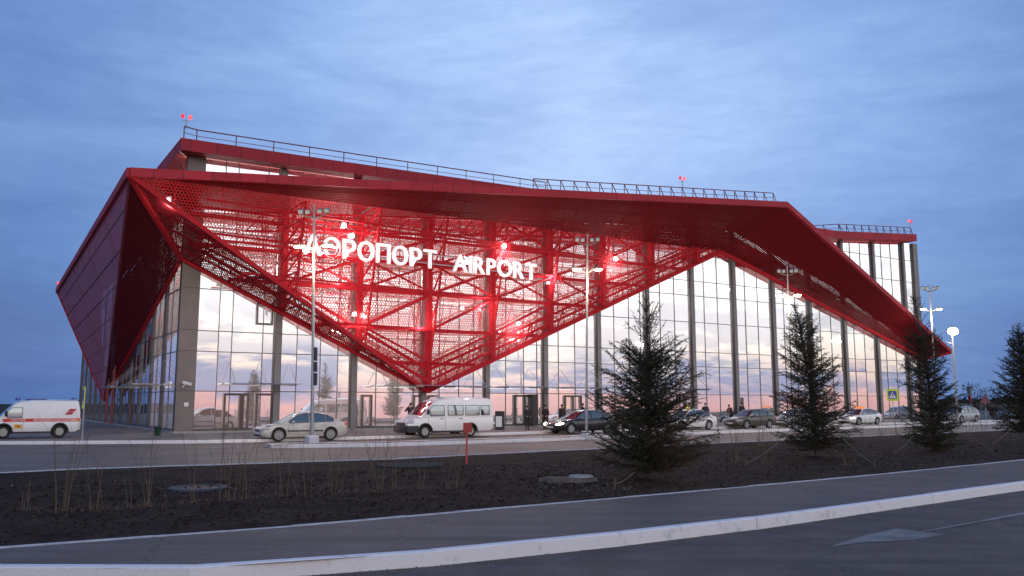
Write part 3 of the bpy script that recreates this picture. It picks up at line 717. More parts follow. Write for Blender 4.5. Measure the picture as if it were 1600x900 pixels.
# sign
t, z = fac(476, 396, 0)
def on_skin(px, py, off):
    d = ray(px, py); o = Vector((0,0,CZ)); q = T1w + nrm*(off if nrm.dot(o-T1w) > 0 else -off); k = (q-o).dot(nrm)/d.dot(nrm); return o+d*k
Pa = on_skin(474, 396.5, .45); Pb = on_skin(838, 437.5, .45)
sgn = (Pb-Pa); slen = sgn.length; su = sgn.normalized(); sn = su.cross(UP).normalized()
if sn.dot(-Pa) < 0: sn = -sn
sup = UP.copy()
q = MB(); q.beam(Pa+su*.2+sup*.35-sn*.25, Pb+sup*.35-sn*.25, .06); q.beam(Pa+su*.2+sup*.95-sn*.25, Pb+sup*.95-sn*.25, .06)
signf = bpart(q, 'sign', m_galv); signf['label'] = 'white raised letters reading АЭРОПОРТ AIRPORT'
CAP = 1.22
def glyph(ch, size, depth=.14, off=.0):
    cu = bpy.data.curves.new('g', 'FONT'); cu.body = ch; cu.size = size; cu.extrude = depth/2; cu.offset = off; cu.resolution_u = 4
    ob = bpy.data.objects.new('g', cu); COL.objects.link(ob); dg = bpy.context.evaluated_depsgraph_get(); me = bpy.data.meshes.new_from_object(ob.evaluated_get(dg)); bpy.data.objects.remove(ob); return me
text = 'АЭРОПОРТ AIRPORT'; adv = []
gm = {}
for ch in set(text.replace(' ', '')): gm[ch] = glyph(ch, CAP/.72, .16, .02)
def gext(me): xs = [v.co.x for v in me.vertices]; ys = [v.co.y for v in me.vertices]; return min(xs), max(xs), min(ys), max(ys)
hcap = gext(gm['Р'])[3]; ks = CAP/hcap
gap, sp_w = .17, 1.0
tot = sum((gext(gm[c])[1]-gext(gm[c])[0])*ks if c != ' ' else sp_w for c in text) + gap*(len(text)-1)
kx = slen/tot
x = 0
for ch in text:
    if ch == ' ': x += (sp_w+gap)*kx; continue
    me = gm[ch].copy(); a, b, c, d = gext(me)
    for v in me.vertices:
        p = Pa + su*(x+(v.co.x-a)*ks*kx) + sup*(v.co.y*ks) + sn*v.co.z; v.co = p
    me.name = 'sign_letter'; me.materials.clear(); me.materials.append(m_white)
    o = bpy.data.objects.new('sign_letter', me); COL.objects.link(o); o.parent = signf
    x += ((b-a)*ks+gap)*kx
# beacons on the roof edge
def beacon(base, d, lits):
    q = MB(); q.tube([base, base+UP*.55], .03, 6); q.beam(base-d*.22+UP*.5, base+d*.22+UP*.5, .04); st = bpart(q, 'roof_beacon', m_galv)
    for s_, lit in ((-1, lits[0]), (1, lits[1])):
        g = MB(); p = base+d*.22*s_+UP*.75; g.lathe([(.02,-.16),(.08,-.1),(.115,.02),(.10,.09),(0.01,.15)], 10, c=p); spart(g, 'beacon_glass', m_redlit if lit else m_redlamp, st)
beacon(rz_(-.45)+UP*.75, D1, (0,1)); p = T1w.lerp(T2w, .775)+UP*1.25-N1*.5; beacon(p, D1, (0,1)); beacon(rz_(73.2)+UP*.75, D1, (1,0)); beacon(Lw-UP*(-.1), D2, (1,0))

# ================================================================ LAMPS
m_banner = mat('dark_blue_panel', (.03,.04,.07), .4)
def lamp_proto(H):
    L = thing('street_lamp', 'tmp', 'street lamp', (0,0,0), 0, 'tall lamp posts along the traffic island')
    b = MB(); b.lathe([(.001,0),(.42,0),(.42,.30),(.34,.34),(.001,.34)], 4); b.build('base_block', mat('white_base', (.6,.58,.6), .8), L)
    p = MB(); p.tube([(0,0,.34),(0,0,4),(0,0,H)], [.115,.09,.055], 10); p.build('pole', m_galv, L, smooth=40)
    a = MB(); a.tube([(-.85,0,H-.42),(-.45,0,H-.55),(0,0,H-.62),(.45,0,H-.55),(.85,0,H-.42)], .035, 6); a.build('arm', mat('dull_steel', (.12,.12,.125), .7), L); a = MB(); a.tube([(-.75,.05,H-2.02),(0,.05,H-2.12),(.75,-.3,H-1.92)], .035, 6); a.build('arm', mat('dull_steel', (.12,.12,.125), .7), L)
    for x in (-.82, -.38, .38, .82):
        h = MB(); R = Matrix.Rotation(.35, 3, 'X')
        h.box((x,-.05,H-.36+abs(x)*.06), .30, .16, .20, R); f = h.build('floodlight_head', mat('floodlight_body', (.22,.23,.24), .4, metal=.4), L)
        g = MB(); g.box((x,-.145,H-.395+abs(x)*.06), .25, .02, .15, R); g.build('front_glass', mat('unlit_glass', (.35,.38,.4), .1), f)
    for x, s_ in ((-.85,-1), (.85,1)):
        h = MB(); h.box((x,-.1,H-1.9), .62, .26, .09); f = h.build('luminaire', mat('dull_steel', (.12,.12,.125), .7), L)
        g = MB(); g.ball((x,-.1,H-1.965), .36, .15, .085, 12, 6); g.build('lamp_glass', m_lamp_on, f)
    return L
lp = [(487.5,692.5,10.85,'lamp post with a dark panel on its pole, in front of the silver sedan'),
      (916,683.5,10.75,'lamp post in front of the black sedan, rising before the red canopy'),
      (1240,673.5,10.65,'lamp post behind the second spruce, under the right arm of the canopy'),
      (1466,667.6,10.7,'lamp post behind the third spruce, near the low right tip of the canopy')]
proto = lamp_proto(10.85)
def lamp_light(p, e, c=(1,.78,.52), r=.2):
    ld = bpy.data.lights.new('lamp_light', 'POINT'); ld.energy = e; ld.color = c; ld.shadow_soft_size = r
    lo = bpy.data.objects.new('lamp_light', ld); COL.objects.link(lo); lo.location = p
tilt = [-.022, .018, .004, .004]
for i, (x, y, h, lab) in enumerate(lp):
    o = proto if i == 0 else copy_tree(proto)
    o.location = G(x, y, .14); o.scale = ((.76,.66,.66,.66)[i], .8, h/10.85); o.rotation_euler = (0, tilt[i], -.12); o['label'] = lab
    for s_ in (-1, 1): lamp_light(o.location+Vector((s_*.55, -.25, h-2.7)), 420)
    if i == 0: first_lamp = o
q = MB()
for z0, z1 in ((2.55,3.1),(3.15,3.6),(3.65,4.25)): q.box((.18,-.02,(z0+z1)/2), .2, .12, z1-z0)
q.build('pole_panel', m_banner, first_lamp)
# the shorter mast with one very bright floodlight at the far right end
o = thing('floodlight_mast', 'floodlight mast with one glaring white lamp beyond the right tip of the canopy', 'floodlight mast', G(1497,659,.13)); H = 8.6
q = MB(); q.tube([(0,0,0),(0,0,H)], [.13,.07], 8); q.build('pole', m_galv, o, smooth=40)
q = MB(); q.tube([(0,0,H-1.1),(-.5,0,H-1.0),(-.6,0,H-.8)], .05, 6); q.build('arm', m_galv, o); q = MB(); q.tube([(0,0,H-3.1),(-.4,0,H-3.05)], .05, 6); q.build('arm', m_galv, o)
q = MB(); q.box((0,0,H+.1), .9, .3, .45); h = q.build('floodlight_head', m_galv, o); q = MB(); q.ball((0,-.22,H+.1), .52, .15, .34); q.build('lamp_glass', mat('glaring_lamp', (1,1,1), .3, emit=(1,.95,.85), estr=60), h)
lamp_light(o.location+Vector((0,-.8,H)), 500, (1,.92,.8))

# ================================================================ SIGNS AND SMALL THINGS
m_sy = mat('sign_yellow_green', (.55,.75,.02), .4); m_sb = mat('sign_blue', (.02,.06,.35), .4); m_sw = mat('sign_white', (.8,.8,.8), .4); m_sr = mat('sign_red', (.5,.02,.03), .4)
def crossing_sign(loc, rz, lab, H=2.9, sz=.78):
    o = thing('pedestrian_crossing_sign', lab, 'road sign', loc, rz, 'pedestrian crossing signs')
    q = MB(); q.tube([(0,.05,0),(0,.05,H)], .035, 8); q.build('post', m_galv, o)
    q = MB(); q.box((0,0,H-.45), sz, .03, sz*1.12); p = q.build('sign_plate', m_sy, o)
    s = sz*.36
    q = MB(); q.box((0,-.022,H-.45), s*2, .01, s*2.1); q.build('blue_field', m_sb, p)
    q = MB(); q.add([(-s*.85,-.03,H-.45-s*.8),(s*.85,-.03,H-.45-s*.8),(0,-.03,H-.45+s*.85)], [(0,1,2)]); q.build('white_triangle', m_sw, p, fix=False)
    q = MB(); y = -.036; c = H-.45
    q.ball((0.02,y,c+s*.35), .045*sz/.7, .004, .05*sz/.7, 8, 6)
    q.beam((0.02,y,c+s*.2), (0,y,c-s*.15), .06, .01, up=Vector((0,1,0))); q.beam((0,y,c-s*.15), (-.1,y,c-s*.6), .035, .01, up=Vector((0,1,0))); q.beam((0,y,c-s*.15), (.1,y,c-s*.6), .035, .01, up=Vector((0,1,0))); q.beam((0.02,y,c+s*.15), (-.1,y,c-s*.05), .03, .01, up=Vector((0,1,0))); q.beam((0.02,y,c+s*.15), (.12,y,c-s*.05), .03, .01, up=Vector((0,1,0)))
    q.build('walking_figure', m_dark, p)
    return o
crossing_sign(G(1397,659.5,.13), -.35, 'square pedestrian crossing sign facing us beside the glass front at the right', H=3.0, sz=1.0)
crossing_sign(G(126,688,.13), -1.02, 'pedestrian crossing sign seen almost edge on behind the ambulance', H=2.5, sz=.95)
o = thing('warning_sign', 'triangular warning sign seen from behind at the far right', 'road sign', G(1542,657.5,.0)); q = MB(); q.tube([(0,.04,0),(0,.04,2.6)], .035, 6); q.build('post', m_galv, o)
q = MB(); q.add([(-.62,0,1.9),(.62,0,1.9),(0,0,2.95),(-.62,.03,1.9),(.62,.03,1.9),(0,.03,2.95)], [(0,1,2),(3,5,4),(0,3,4,1),(1,4,5,2),(2,5,3,0)]); pl = q.build('sign_plate', mat('sign_back_dark', (.14,.04,.06), .5), o)
o = thing('marker_post', 'small red plate on a thin red post standing in the dark soil', 'marker post', G(729,726,.03), .15)
q = MB(); q.box((0,0,.6), .055, .04, 1.2); q.build('post', mat('signal_red', (.55,.03,.02), .45), o)
q = MB(); q.box((.02,-.03,1.12), .27, .02, .30); pl = q.build('sign_plate', mat('deep_red_plate', (.42,.015,.02), .45), o); q = MB(); q.box((.02,-.043,1.12), .006, .004, .29); q.build('fold_line', m_dark, pl)
# litter bin near the side wall
o = thing('litter_bin', 'small dark green litter bin by the side glass wall', 'bin', G(246,682,.13)); o.scale = (.5,.5,.62); q = MB(); q.lathe([(.001,.05),(.26,.05),(.32,.8),(.34,.82),(.001,.82)], 12); q.build('bin_body', mat('bin_green', (.008,.05,.022), .5), o, smooth=40); q = MB(); q.beam((-.35,0,0),(-.35,0,.9),.04); q.beam((.35,0,0),(.35,0,.9),.04); q.beam((-.35,0,.88),(.35,0,.88),.04); q.build('bin_stand', m_dark, o)
# white planter box / ticket box near door
o = thing('payment_terminal', 'slim dark box with a white panel beside the main entrance', 'terminal box', G(781,671.5,.13), -.3); q = MB(); q.box((0,0,.62), .55, .4, 1.24); q.build('cabinet', m_dark, o); q = MB(); q.box((0,-.21,.55), .42, .02, .7); q.build('front_panel', m_sw, o)
# manhole cover, concrete chamber, gravel patch, stones
o = thing('manhole_cover', 'flat rust and blue manhole cover lying on the soil at the left', 'manhole cover', G(311,764,.04)); q = MB(); q.lathe([(.001,.03),(.40,.03),(.42,.0)], 24); q.build('cover', mat('rust_red_iron', (.10,.03,.02), .6, var=.3, vscale=6), o)
q = MB(); q.lathe([(.42,.0),(.44,.045),(.62,.045),(.72,-.03)], 24); q.build('rim', mat('blue_grey_concrete', (.05,.055,.07), .8, var=.3, vscale=8), o)
mr = random.Random(9)
o = thing('concrete_chamber', 'broken grey concrete slab with rubble at the foot of the nearest spruce', 'concrete slab', G(888,757,.0), -.1)
q = MB(); pts = [(-.72,-.2),(-.5,.25),(.0,.42),(.55,.38),(.72,.1),(.4,-.22),(-.1,-.32)]
zt = .17; q.add([(x,y,0) for x,y in pts]+[(x*.94,y*.94,zt+mr.uniform(-.03,.02)) for x,y in pts], [tuple(range(7))[::-1], tuple(range(7,14))]+[(i,(i+1)%7,(i+1)%7+7,i+7) for i in range(7)]); q.build('slab', mat('old_concrete', (.12,.10,.095), .9, bump=.6, bscale=15, var=.35, vscale=5), o)
q = MB(); q.lathe([(.12,.17),(.15,.21),(.27,.21),(.3,.17)], 16, c=(.3,.1,0)); q.build('ring', m_conc, o)
def rocks(name, region, n, smin, smax, m, lab, cat, zb=.05, seed=1, kind=None, origin=None):
    r = random.Random(seed); q = MB()
    for _ in range(n):
        p = region(r); s = r.uniform(smin, smax)*(1 if r.random() < .9 else 1.8); base = len(q.v)
        pv = [Vector((r.gauss(0,1), r.gauss(0,1), r.gauss(0,1))).normalized() for _ in range(6)]
        oc = [Vector((1,0,0)),Vector((-1,0,0)),Vector((0,1,0)),Vector((0,-1,0)),Vector((0,0,1)),Vector((0,0,-1))]
        R = Matrix.Rotation(r.uniform(0,6),3,'Z') @ Matrix.Rotation(r.uniform(0,3),3,'X')
        q.add([p + R@Vector((c.x*s*r.uniform(.6,1.2), c.y*s*r.uniform(.6,1.2), c.z*s*r.uniform(.3,.8))) for c in oc], [(0,2,4),(2,1,4),(1,3,4),(3,0,4),(2,0,5),(1,2,5),(3,1,5),(0,3,5)])
    o = q.build(name, m, fix=False); return tag(o, lab, cat, kind=kind)
def bed_region(x0, x1, f0, f1):
    def R(r):
        x = r.uniform(x0, x1); f = r.uniform(f0, f1); a = G(x, line_y(K2, x)); b = G(x, line_y(K3, x)); p = a.lerp(b, f); p.z = bumps(p, f); return p
    return R
rocks('soil_clods', bed_region(-100,1700,.02,.6), 6500, .012, .045, mat('soil_clod', (.022,.012,.010), .95, spec=.1, col2=(.045,.027,.021), vscale=4), None, None, seed=2, kind='stuff')
rocks('pale_pebbles', bed_region(-100,1700,.02,.9), 420, .008, .022, mat('pebble', (.22,.2,.19), .8), None, None, seed=4, kind='stuff')
def gravel(r):
    a = r.uniform(0,6.28); k = r.random()**.5; return G(640+52*k*math.cos(a), 726+4.0*k*math.sin(a), .1)
rocks('gravel_patch', gravel, 1500, .012, .032, mat('grey_gravel', (.085,.074,.07), .9), None, None, seed=5, kind='stuff')
def rubble(r):
    return G(r.uniform(840,1000), r.uniform(752,768), .06)
rocks('rubble', rubble, 90, .012, .04, mat('rubble_grey', (.10,.09,.085), .9), None, None, seed=6, kind='stuff')
def grit(r):
    x = r.uniform(-50,1650); y = line_y(K1, x)+r.uniform(13,19)+max(0,(1600-x))*.004; return G(x, y+r.random()**3*18, -.175)
rocks('kerb_grit', grit, 900, .005, .014, mat('grit', (.2,.19,.19), .9), None, None, seed=8, kind='stuff')

# ================================================================ VEHICLES
def paint(name, c, rough=.3, dirt=.25):
    m = mat(name, c, rough, coat=.6, col2=tuple(x*(1-dirt)+.03*dirt for x in c), v2=(.45,.75), vscale=1.3)
    return m
m_tyre = mat('tyre_rubber', (.018,.017,.017), .85, var=.3, vscale=6); m_rim = mat('wheel_rim_grey', (.35,.35,.36), .35, metal=.6)
m_black = mat('black_plastic', (.02,.02,.022), .5); m_arch = mat('wheel_well_black', (.006,.006,.006), .9)
def carglass(name, base=(.02,.024,.028), refl=.42):
    m = bpy.data.materials.new(name); m.use_nodes = True; t = m.node_tree; b = t.nodes['Principled BSDF']; b.inputs['Base Color'].default_value = (*base,1); b.inputs['Roughness'].default_value = .12
    g = t.nodes.new('ShaderNodeBsdfGlossy'); g.inputs['Roughness'].default_value = .03; g.inputs['Color'].default_value = (.8,.88,.95,1)
    mx = t.nodes.new('ShaderNodeMixShader'); mx.inputs[0].default_value = refl; t.links.new(b.outputs[0], mx.inputs[1]); t.links.new(g.outputs[0], mx.inputs[2]); t.links.new(mx.outputs[0], t.nodes['Material Output'].inputs[0]); return m
m_cglass = carglass('car_window_glass', refl=.15); m_vglass = carglass('van_window_glass', (.05,.05,.055), .38)
m_plate = mat('licence_plate_white', (.6,.6,.6), .4); m_tail = mat('tail_lamp_red', (.45,.01,.015), .25, emit=(1,.05,.05), estr=.25, coat=1)
m_head_off = mat('head_lamp_clear', (.45,.47,.5), .12, coat=1); m_head_on = mat('head_lamp_lit', (1,1,1), .2, emit=(1,.86,.6), estr=10); m_drl = mat('head_lamp_dipped', (.8,.8,.8), .2, emit=(1,.92,.7), estr=2.5)
def smooth_interp(pts, x):
    xs = [p[0] for p in pts]; ys = [p[1] for p in pts]; h = .035
    return float(sum(np.interp(x+d*h, xs, ys)*w_ for d, w_ in ((-2,.1),(-1,.2),(0,.4),(1,.2),(2,.1))))
def wheel(parent, x, y, r, wd, side, spokes=7, rimr=.66, mrim=None, dark=False):
    q = MB(); q.lathe([(rimr*r,-wd/2),(r*.93,-wd/2),(r,-wd/2+.03),(r,wd/2-.03),(r*.93,wd/2),(rimr*r,wd/2)], 26, 'y', (0,0,0)); tw = q.build('wheel', m_tyre, parent, smooth=40); tw.location = (x, y, r)
    g = MB(); s = side; R0 = rimr*r
    g.lathe([(R0*1.03,s*(wd/2+.004)),(R0*.93,s*(wd/2-.005)),(R0*.88,s*(wd/2-.05)),(.001,s*(wd/2-.05))], 22, 'y')
    g.lathe([(.001,s*(wd/2+.005)),(R0*.22,s*(wd/2+.002)),(R0*.26,s*(wd/2-.05))], 14, 'y')
    for k in range(spokes):
        a = 2*PI*k/spokes; d = Vector((math.cos(a),0,math.sin(a))); g.beam(d*R0*.15+Vector((0,s*(wd/2-.008),0)), d*R0*.93+Vector((0,s*(wd/2-.012),0)), R0*.22, .02, up=Vector((0,1,0)))
    g.build('rim', [mrim or m_rim], tw, smooth=35)
def car(name, label, group, px, py, z=0.0, L=4.5, Wd=1.77, belt=None, cab=None, H=1.46, WB=2.7, fo=.85, rw=.335, body=None, wins=(), wr=.58, wb=.86, lights='off', trim=None, crown=.03, van=False, glass=None, mould=None, yaw=0, dirty=None, hood_mat=None, cat='car', zb=.19, bumper=None, plate=True):
    g_ = glass or m_cglass; hw = Wd/2
    c = G(px, py, z) + D2*(hw-.06); o = thing(name, label, cat, c, PI/2-AZF+yaw, group)
    zt = lambda x: smooth_interp(belt, x)
    def wx(x):
        u = (x-L/2)/(L/2); a = abs(u); e = .13 if not van else .06
        k = 1 - e*a**7 - (.03*a**2 if not van else .0)
        return hw*k
    st = sorted(set([0, .03, .09, .18, .3, L-.3, L-.18, L-.09, L-.03, L] + [round(x, 3) for x in np.linspace(.4, L-.4, 34)]))
    q = MB(); nr = None
    for x in st:
        w_ = wx(x); t = zt(x); b = zb + (.10*(1-min(x,.3)/.3)) + (.12*(1-min(L-x,.3)/.3))
        e = min(x, L-x); rnd_ = 1 - (.10 if not van else .05)*max(0, 1-e/.12)**1.5; w_ *= rnd_
        half = [(0,b),(.80*w_,b),(.93*w_,b+.04),(.985*w_,b+.5*(t-b)*.5),(w_,b+.42*(t-b)),(w_,b+.62*(t-b)),(.985*w_,b+.82*(t-b)),(.955*w_,t-.05),(.90*w_,t-.01),(.5*w_,t+.012),(0,t+.02)]
        ringp = [(y, zz) for y, zz in half] + [(-y, zz) for y, zz in half[-2:0:-1]]
        xs_ = x + (0 if e > .12 else 0)
        for y, zz in ringp: q.v.append((xs_-L/2, y, zz))
        nr = len(ringp)
    for i in range(len(st)-1):
        for k in range(nr): k2 = (k+1) % nr; q.f.append((i*nr+k, (i+1)*nr+k, (i+1)*nr+k2, i*nr+k2))
    q.f.append(tuple(range(nr))); e_ = (len(st)-1)*nr; q.f.append(tuple(e_+k for k in range(nr))[::-1])
    bo = q.build('body', body, o)
    # wheel arches cut out of the body
    cq = MB(); wxs = (fo, fo+WB)
    for x in wxs:
        for s in (-1, 1):
            prof = [(0, s*(hw-.30)), (rw*1.13, s*(hw-.30)), (rw*1.13, s*(hw+.1)), (0, s*(hw+.1))]
            cq.lathe(prof, 28, 'y', (x-L/2, 0, rw+.01))
    co = cq.build('cutter', body, o)
    md = bo.modifiers.new('b', 'BOOLEAN'); md.object = co; md.operation = 'DIFFERENCE'; md.solver = 'EXACT'
    dg = bpy.context.evaluated_depsgraph_get(); me = bpy.data.meshes.new_from_object(bo.evaluated_get(dg))
    bo.modifiers.clear(); bo.data = me; bpy.data.objects.remove(co)
    me.materials.clear(); me.materials.append(body); me.materials.append(m_arch)
    for f in me.polygons:
        cc = f.center
        if any(math.hypot(cc.x-(x-L/2), cc.z-rw-.01) < rw*1.18 for x in wxs) and abs(cc.y) < hw*.93 and cc.z > 0.05 and abs(cc.y) > hw-.34 and abs(f.normal.y) < .9 or (abs(abs(cc.y)-(hw-.30)) < .01): f.material_index = 1
    me.shade_smooth(); bmx = bmesh.new(); bmx.from_mesh(me)
    for e in bmx.edges:
        if len(e.link_faces) == 2 and e.calc_face_angle(0) > math.radians(38): e.smooth = False
    bmx.to_mesh(me); bmx.free()
    # cabin
    Hc = lambda x: smooth_interp(cab, x)
    def WH(x, z):
        bb = zt(x); h = max(0, (z-bb)/(H-bb)); return wx(x)*(wb + (wr-wb)*h**1.25) if not van else wx(x)*(wb+(wr-wb)*max(0,h)**2.2)
    x0, x1 = cab[0][0], cab[-1][0]; cs = np.linspace(x0, x1, 44); q = MB(); nv = 7
    for x in cs:
        top = max(Hc(x), zt(x)+.005); bb = zt(x)-.06; half = [(wx(x)*wb, bb)]
        for k in range(nv): zz = zt(x)+(top-.05*min(1,(top-zt(x))/.2)-zt(x))*k/(nv-1); half.append((WH(x, zz), zz))
        wt = WH(x, top); half += [(wt*.93, top-.012), (wt*.55, top+crown*.6), (0, top+crown)]
        ringp = half + [(-y, zz) for y, zz in half[-2::-1]]; nr = len(ringp)
        for y, zz in ringp: q.v.append((x-L/2, y, zz))
    for i in range(len(cs)-1):
        for k in range(nr-1): q.f.append((i*nr+k, (i+1)*nr+k, (i+1)*nr+k+1, i*nr+k+1))
    q.f.append(tuple(range(nr))); e_ = (len(cs)-1)*nr; q.f.append(tuple(e_+k for k in range(nr))[::-1])
    q.build('cabin', body, o, smooth=40)
    def topf(x): return max(Hc(x), zt(x)+.005)
    # side windows
    for (a, b, lo, hi) in wins:
        for s in (-1, 1):
            q = MB(); n = 12; m_ = 4
            for i in range(n+1):
                x = a+(b-a)*i/n; z0 = zt(x)+lo; z1 = max(z0+.002, min(zt(x)+hi if van else 9, topf(x)-(.062 if not van else .1)))
                for j in range(m_+1):
                    zz = z0+(z1-z0)*j/m_; q.v.append((x-L/2, s*(WH(x, zz)+.008), zz))
            for i in range(n):
                for j in range(m_): k = i*(m_+1)+j; q.f.append((k, k+m_+1, k+m_+2, k+1))
            f = MB(); i0 = [q.v[k] for k in range(m_+1)]; 
            ring_ = [q.v[i*(m_+1)] for i in range(n+1)] + [q.v[n*(m_+1)+j] for j in range(1, m_+1)] + [q.v[i*(m_+1)+m_] for i in range(n-1,-1,-1)] + [q.v[j] for j in range(m_-1,0,-1)]
            sw = q.build('side_window', g_, o, smooth=True, fix=False)
            cleaned = [Vector(p)+Vector((0,s*.004,0)) for p in ring_]
            for p1, p2 in zip(cleaned, cleaned[1:]+cleaned[:1]): f.beam(p1, p2, .022 if not van else .03, .012, up=Vector((0,1,0)))
            f.build('window_seal', m_black, sw)
    # windscreen and rear window: wherever the cabin slopes
    def slope_glass(nm, a, b):
        q = MB(); n = 10; m_ = 8
        for i in range(n+1):
            x = a+(b-a)*i/n; z = topf(x)
            for j in range(m_+1):
                u = -1+2*j/m_; wt = WH(x, z)*.90; q.v.append((x-L/2, u*wt, z+crown*(1-abs(u)**1.6)+.012-.012*abs(u)**4))
        for i in range(n):
            for j in range(m_): k = i*(m_+1)+j; q.f.append((k, k+m_+1, k+m_+2, k+1))
        q.build(nm, g_, o, smooth=True, fix=False)
    fx0 = cab[0][0]; fx1 = cab[1][0]; slope_glass('windscreen', fx0+.06, fx1-.03)
    if not van: slope_glass('rear_window', cab[-2][0]+.05, cab[-1][0]-.06)
    # lamps, plates, grille, trim, mirrors, handles, door seams
    zf = zt(.15)
    hl = {'off': m_head_off, 'on': m_head_on, 'dip': m_drl}[lights]
    for s in (-1, 1):
        q = MB(); q.ball((0,0,0), .27 if not van else .22, .11, .075 if not van else .12, 14, 8, Matrix.Rotation(s*.50,3,'Z') @ Matrix.Rotation(-.2,3,'Y'))
        h = q.build('headlight', hl, o, smooth=True); h.location = (-L/2+.17, s*(wx(.2)*.90), zf-.075 if not van else zf-.06)
        q = MB(); q.ball((0,0,0), .16 if not van else .04, .13 if not van else .07, .10 if not van else .2, 12, 8); h = q.build('taillight', m_tail, o, smooth=True); h.location = (L/2-.15 if not van else L/2-.03, s*(wx(L-.2)*.84), zt(L-.2)-.13 if not van else 1.0)
        xm = cab[0][0]+.48 if not van else cab[0][0]+.42
        q = MB(); q.ball((0,0,0), .08 if not van else .07, .11, .075 if not van else .17, 10, 6); q.beam((0,-s*.2,-.03),(0,0,-.02),.04); mi = q.build('wing_mirror', (body if not van else m_black), o, smooth=40); mi.location = (xm-L/2, s*(wx(xm)+.10), zt(xm)+.05 if not van else zt(xm)+.25)
        for x in wxs: wheel(o, x-L/2, s*(hw-.13), rw, .2, s, mrim=None if not van else mat('van_rim_white', (.42,.40,.36), .6), rimr=.66 if not van else .58, spokes=9 if not van else 5)
        if mould is not None:
            q = MB(); q.box((0,0,0), WB-2*rw*1.25, .02, .06); mo = q.build('side_moulding', mould, o); mo.location = (fo+WB/2-L/2, s*(hw+.004), .52)
        sx = [w_[0]-.05 for w_ in wins]+[wins[-1][1]+.04] if not van else [wins[0][0]-.1, wins[0][1]+.07]
        for x in sx[:4]:
            q = MB(); b = zb+.14; 
            for k in range(8):
                za = b+(zt(x)-.08-b)*k/8; zz = b+(zt(x)-.08-b)*(k+1)/8
                if any(math.hypot(x-xw, za-rw) < rw*1.25 for xw in wxs): continue
                def yy(zq):
                    r_ = (zq-zb)/(zt(x)-zb); return s*(np.interp(r_, [0,.25,.42,.62,.82,.95], [.93,.985,1,1,.985,.955])*wx(x)+.003)
                q.beam((x-L/2, yy(za), za), (x-L/2, yy(zz), zz), .012, .006, up=Vector((0,1,0)))
            if q.v: q.build('door_seam', m_black, o)
        for w_ in wins[:2]:
            q = MB(); q.box((w_[1]-.16-L/2, s*(hw+.012), zt(w_[1])-.14), .17, .03, .03); q.build('door_handle', body if not van else m_black, o)
    if plate:
        q = MB(); q.box((-L/2-.012,0,.42 if not van else .48), .02, .52, .115); q.build('licence_plate', m_plate, o); q = MB(); q.box((L/2+.012,0,.62), .02, .52, .115); q.build('licence_plate', m_plate, o)
    q = MB(); q.box((-L/2+.0,0,zf-.17 if not van else zf-.2), .03, hw*.75 if not van else hw*1.1, .08 if not van else .2); q.box((-L/2+.02,0,.31), .05, hw*1.2, .09); q.build('grille', m_black, o)
    if bumper:
        q = MB(); prof_ = [(-.06,0), (-.06,.80), (-.02,.95), (.12,1.015), (.35,1.02), (fo-rw*1.22,1.02)]
        path = [(x, -wx(max(x,.12))*k) for x, k in prof_[::-1]] + [(x, wx(max(x,.12))*k) for x, k in prof_[1:]]
        for x, y in path: q.v += [(x-L/2, y, zb+.02), (x-L/2-(.01 if x < .2 else 0), y*1.005, zb+.2), (x-L/2, y, bumper), (x-L/2+.05, y*.95, bumper+.015)]
        for i in range(len(path)-1):
            for k in range(3): q.f.append((i*4+k, i*4+4+k, i*4+5+k, i*4+k+1))
        q.build('front_bumper', m_black, o, smooth=40)
        q = MB(); q.box((fo+WB/2-L/2, -(hw-.0), zb+.03), WB-2*rw*1.2, .05, .1); q.box((fo+WB/2-L/2, (hw-.0), zb+.03), WB-2*rw*1.2, .05, .1); q.build('side_step', m_black, o)
        for x in wxs:
            for s in (-1, 1):
                q = MB(); pts = [(x-L/2+math.cos(a)*rw*1.2, s*(hw+.01), rw+.01+math.sin(a)*rw*1.2) for a in np.linspace(-.25, PI+.25, 16)]; q.tube(pts, .05, 6); q.build('arch_trim', m_black, o, smooth=True)
    return o
SED_B = [(-.1,.56),(0,.62),(.08,.69),(.5,.79),(1.0,.87),(1.35,.90),(2.5,.915),(3.6,.955),(4.1,.985),(4.45,.93),(4.5,.84),(4.6,.8)]
SED_C = [(1.05,.86),(1.85,1.36),(2.25,1.45),(2.9,1.46),(3.4,1.35),(4.12,.97)]
SED_W = [(1.36,2.40,.025,.4),(2.46,3.26,.025,.4),(3.31,3.72,.025,.4)]
HAT_C = [(1.0,.86),(1.8,1.38),(2.4,1.49),(3.2,1.48),(3.75,1.36),(4.2,1.0)]
def sc(pts, k): return [(x*k, z) for x, z in pts]
m_silver = paint('silver_beige_paint', (.50,.48,.45), .32, .35); m_blackp = paint('black_paint', (.012,.012,.016), .16, .1); m_whitep = paint('white_paint', (.74,.74,.75), .35, .12)
m_olive = paint('dusty_dark_olive_paint', (.075,.07,.06), .4, .3); m_blueg = paint('blue_grey_paint', (.14,.18,.22), .3, .2); m_silver2 = paint('silver_paint', (.42,.44,.47), .3, .2)
GRP = 'cars standing along the forecourt kerb'
car('silver_sedan', 'dusty silver sedan standing beside the leftmost lamp post', GRP, 478, 689.2, 0, body=m_silver, belt=SED_B, cab=SED_C, wins=SED_W, mould=m_black, L=4.5, WB=2.69)
k_ = 4.85/4.5
car('black_sedan', 'black sedan with lit headlights partly hidden by the nearest spruce', GRP, 922, 677.6, 0, body=m_blackp, belt=sc(SED_B,k_), cab=sc(SED_C,k_), wins=[(a*k_,b*k_,c,d) for a,b,c,d in SED_W], L=4.85, WB=2.85, Wd=1.85, rw=.335, lights='on', fo=.95)
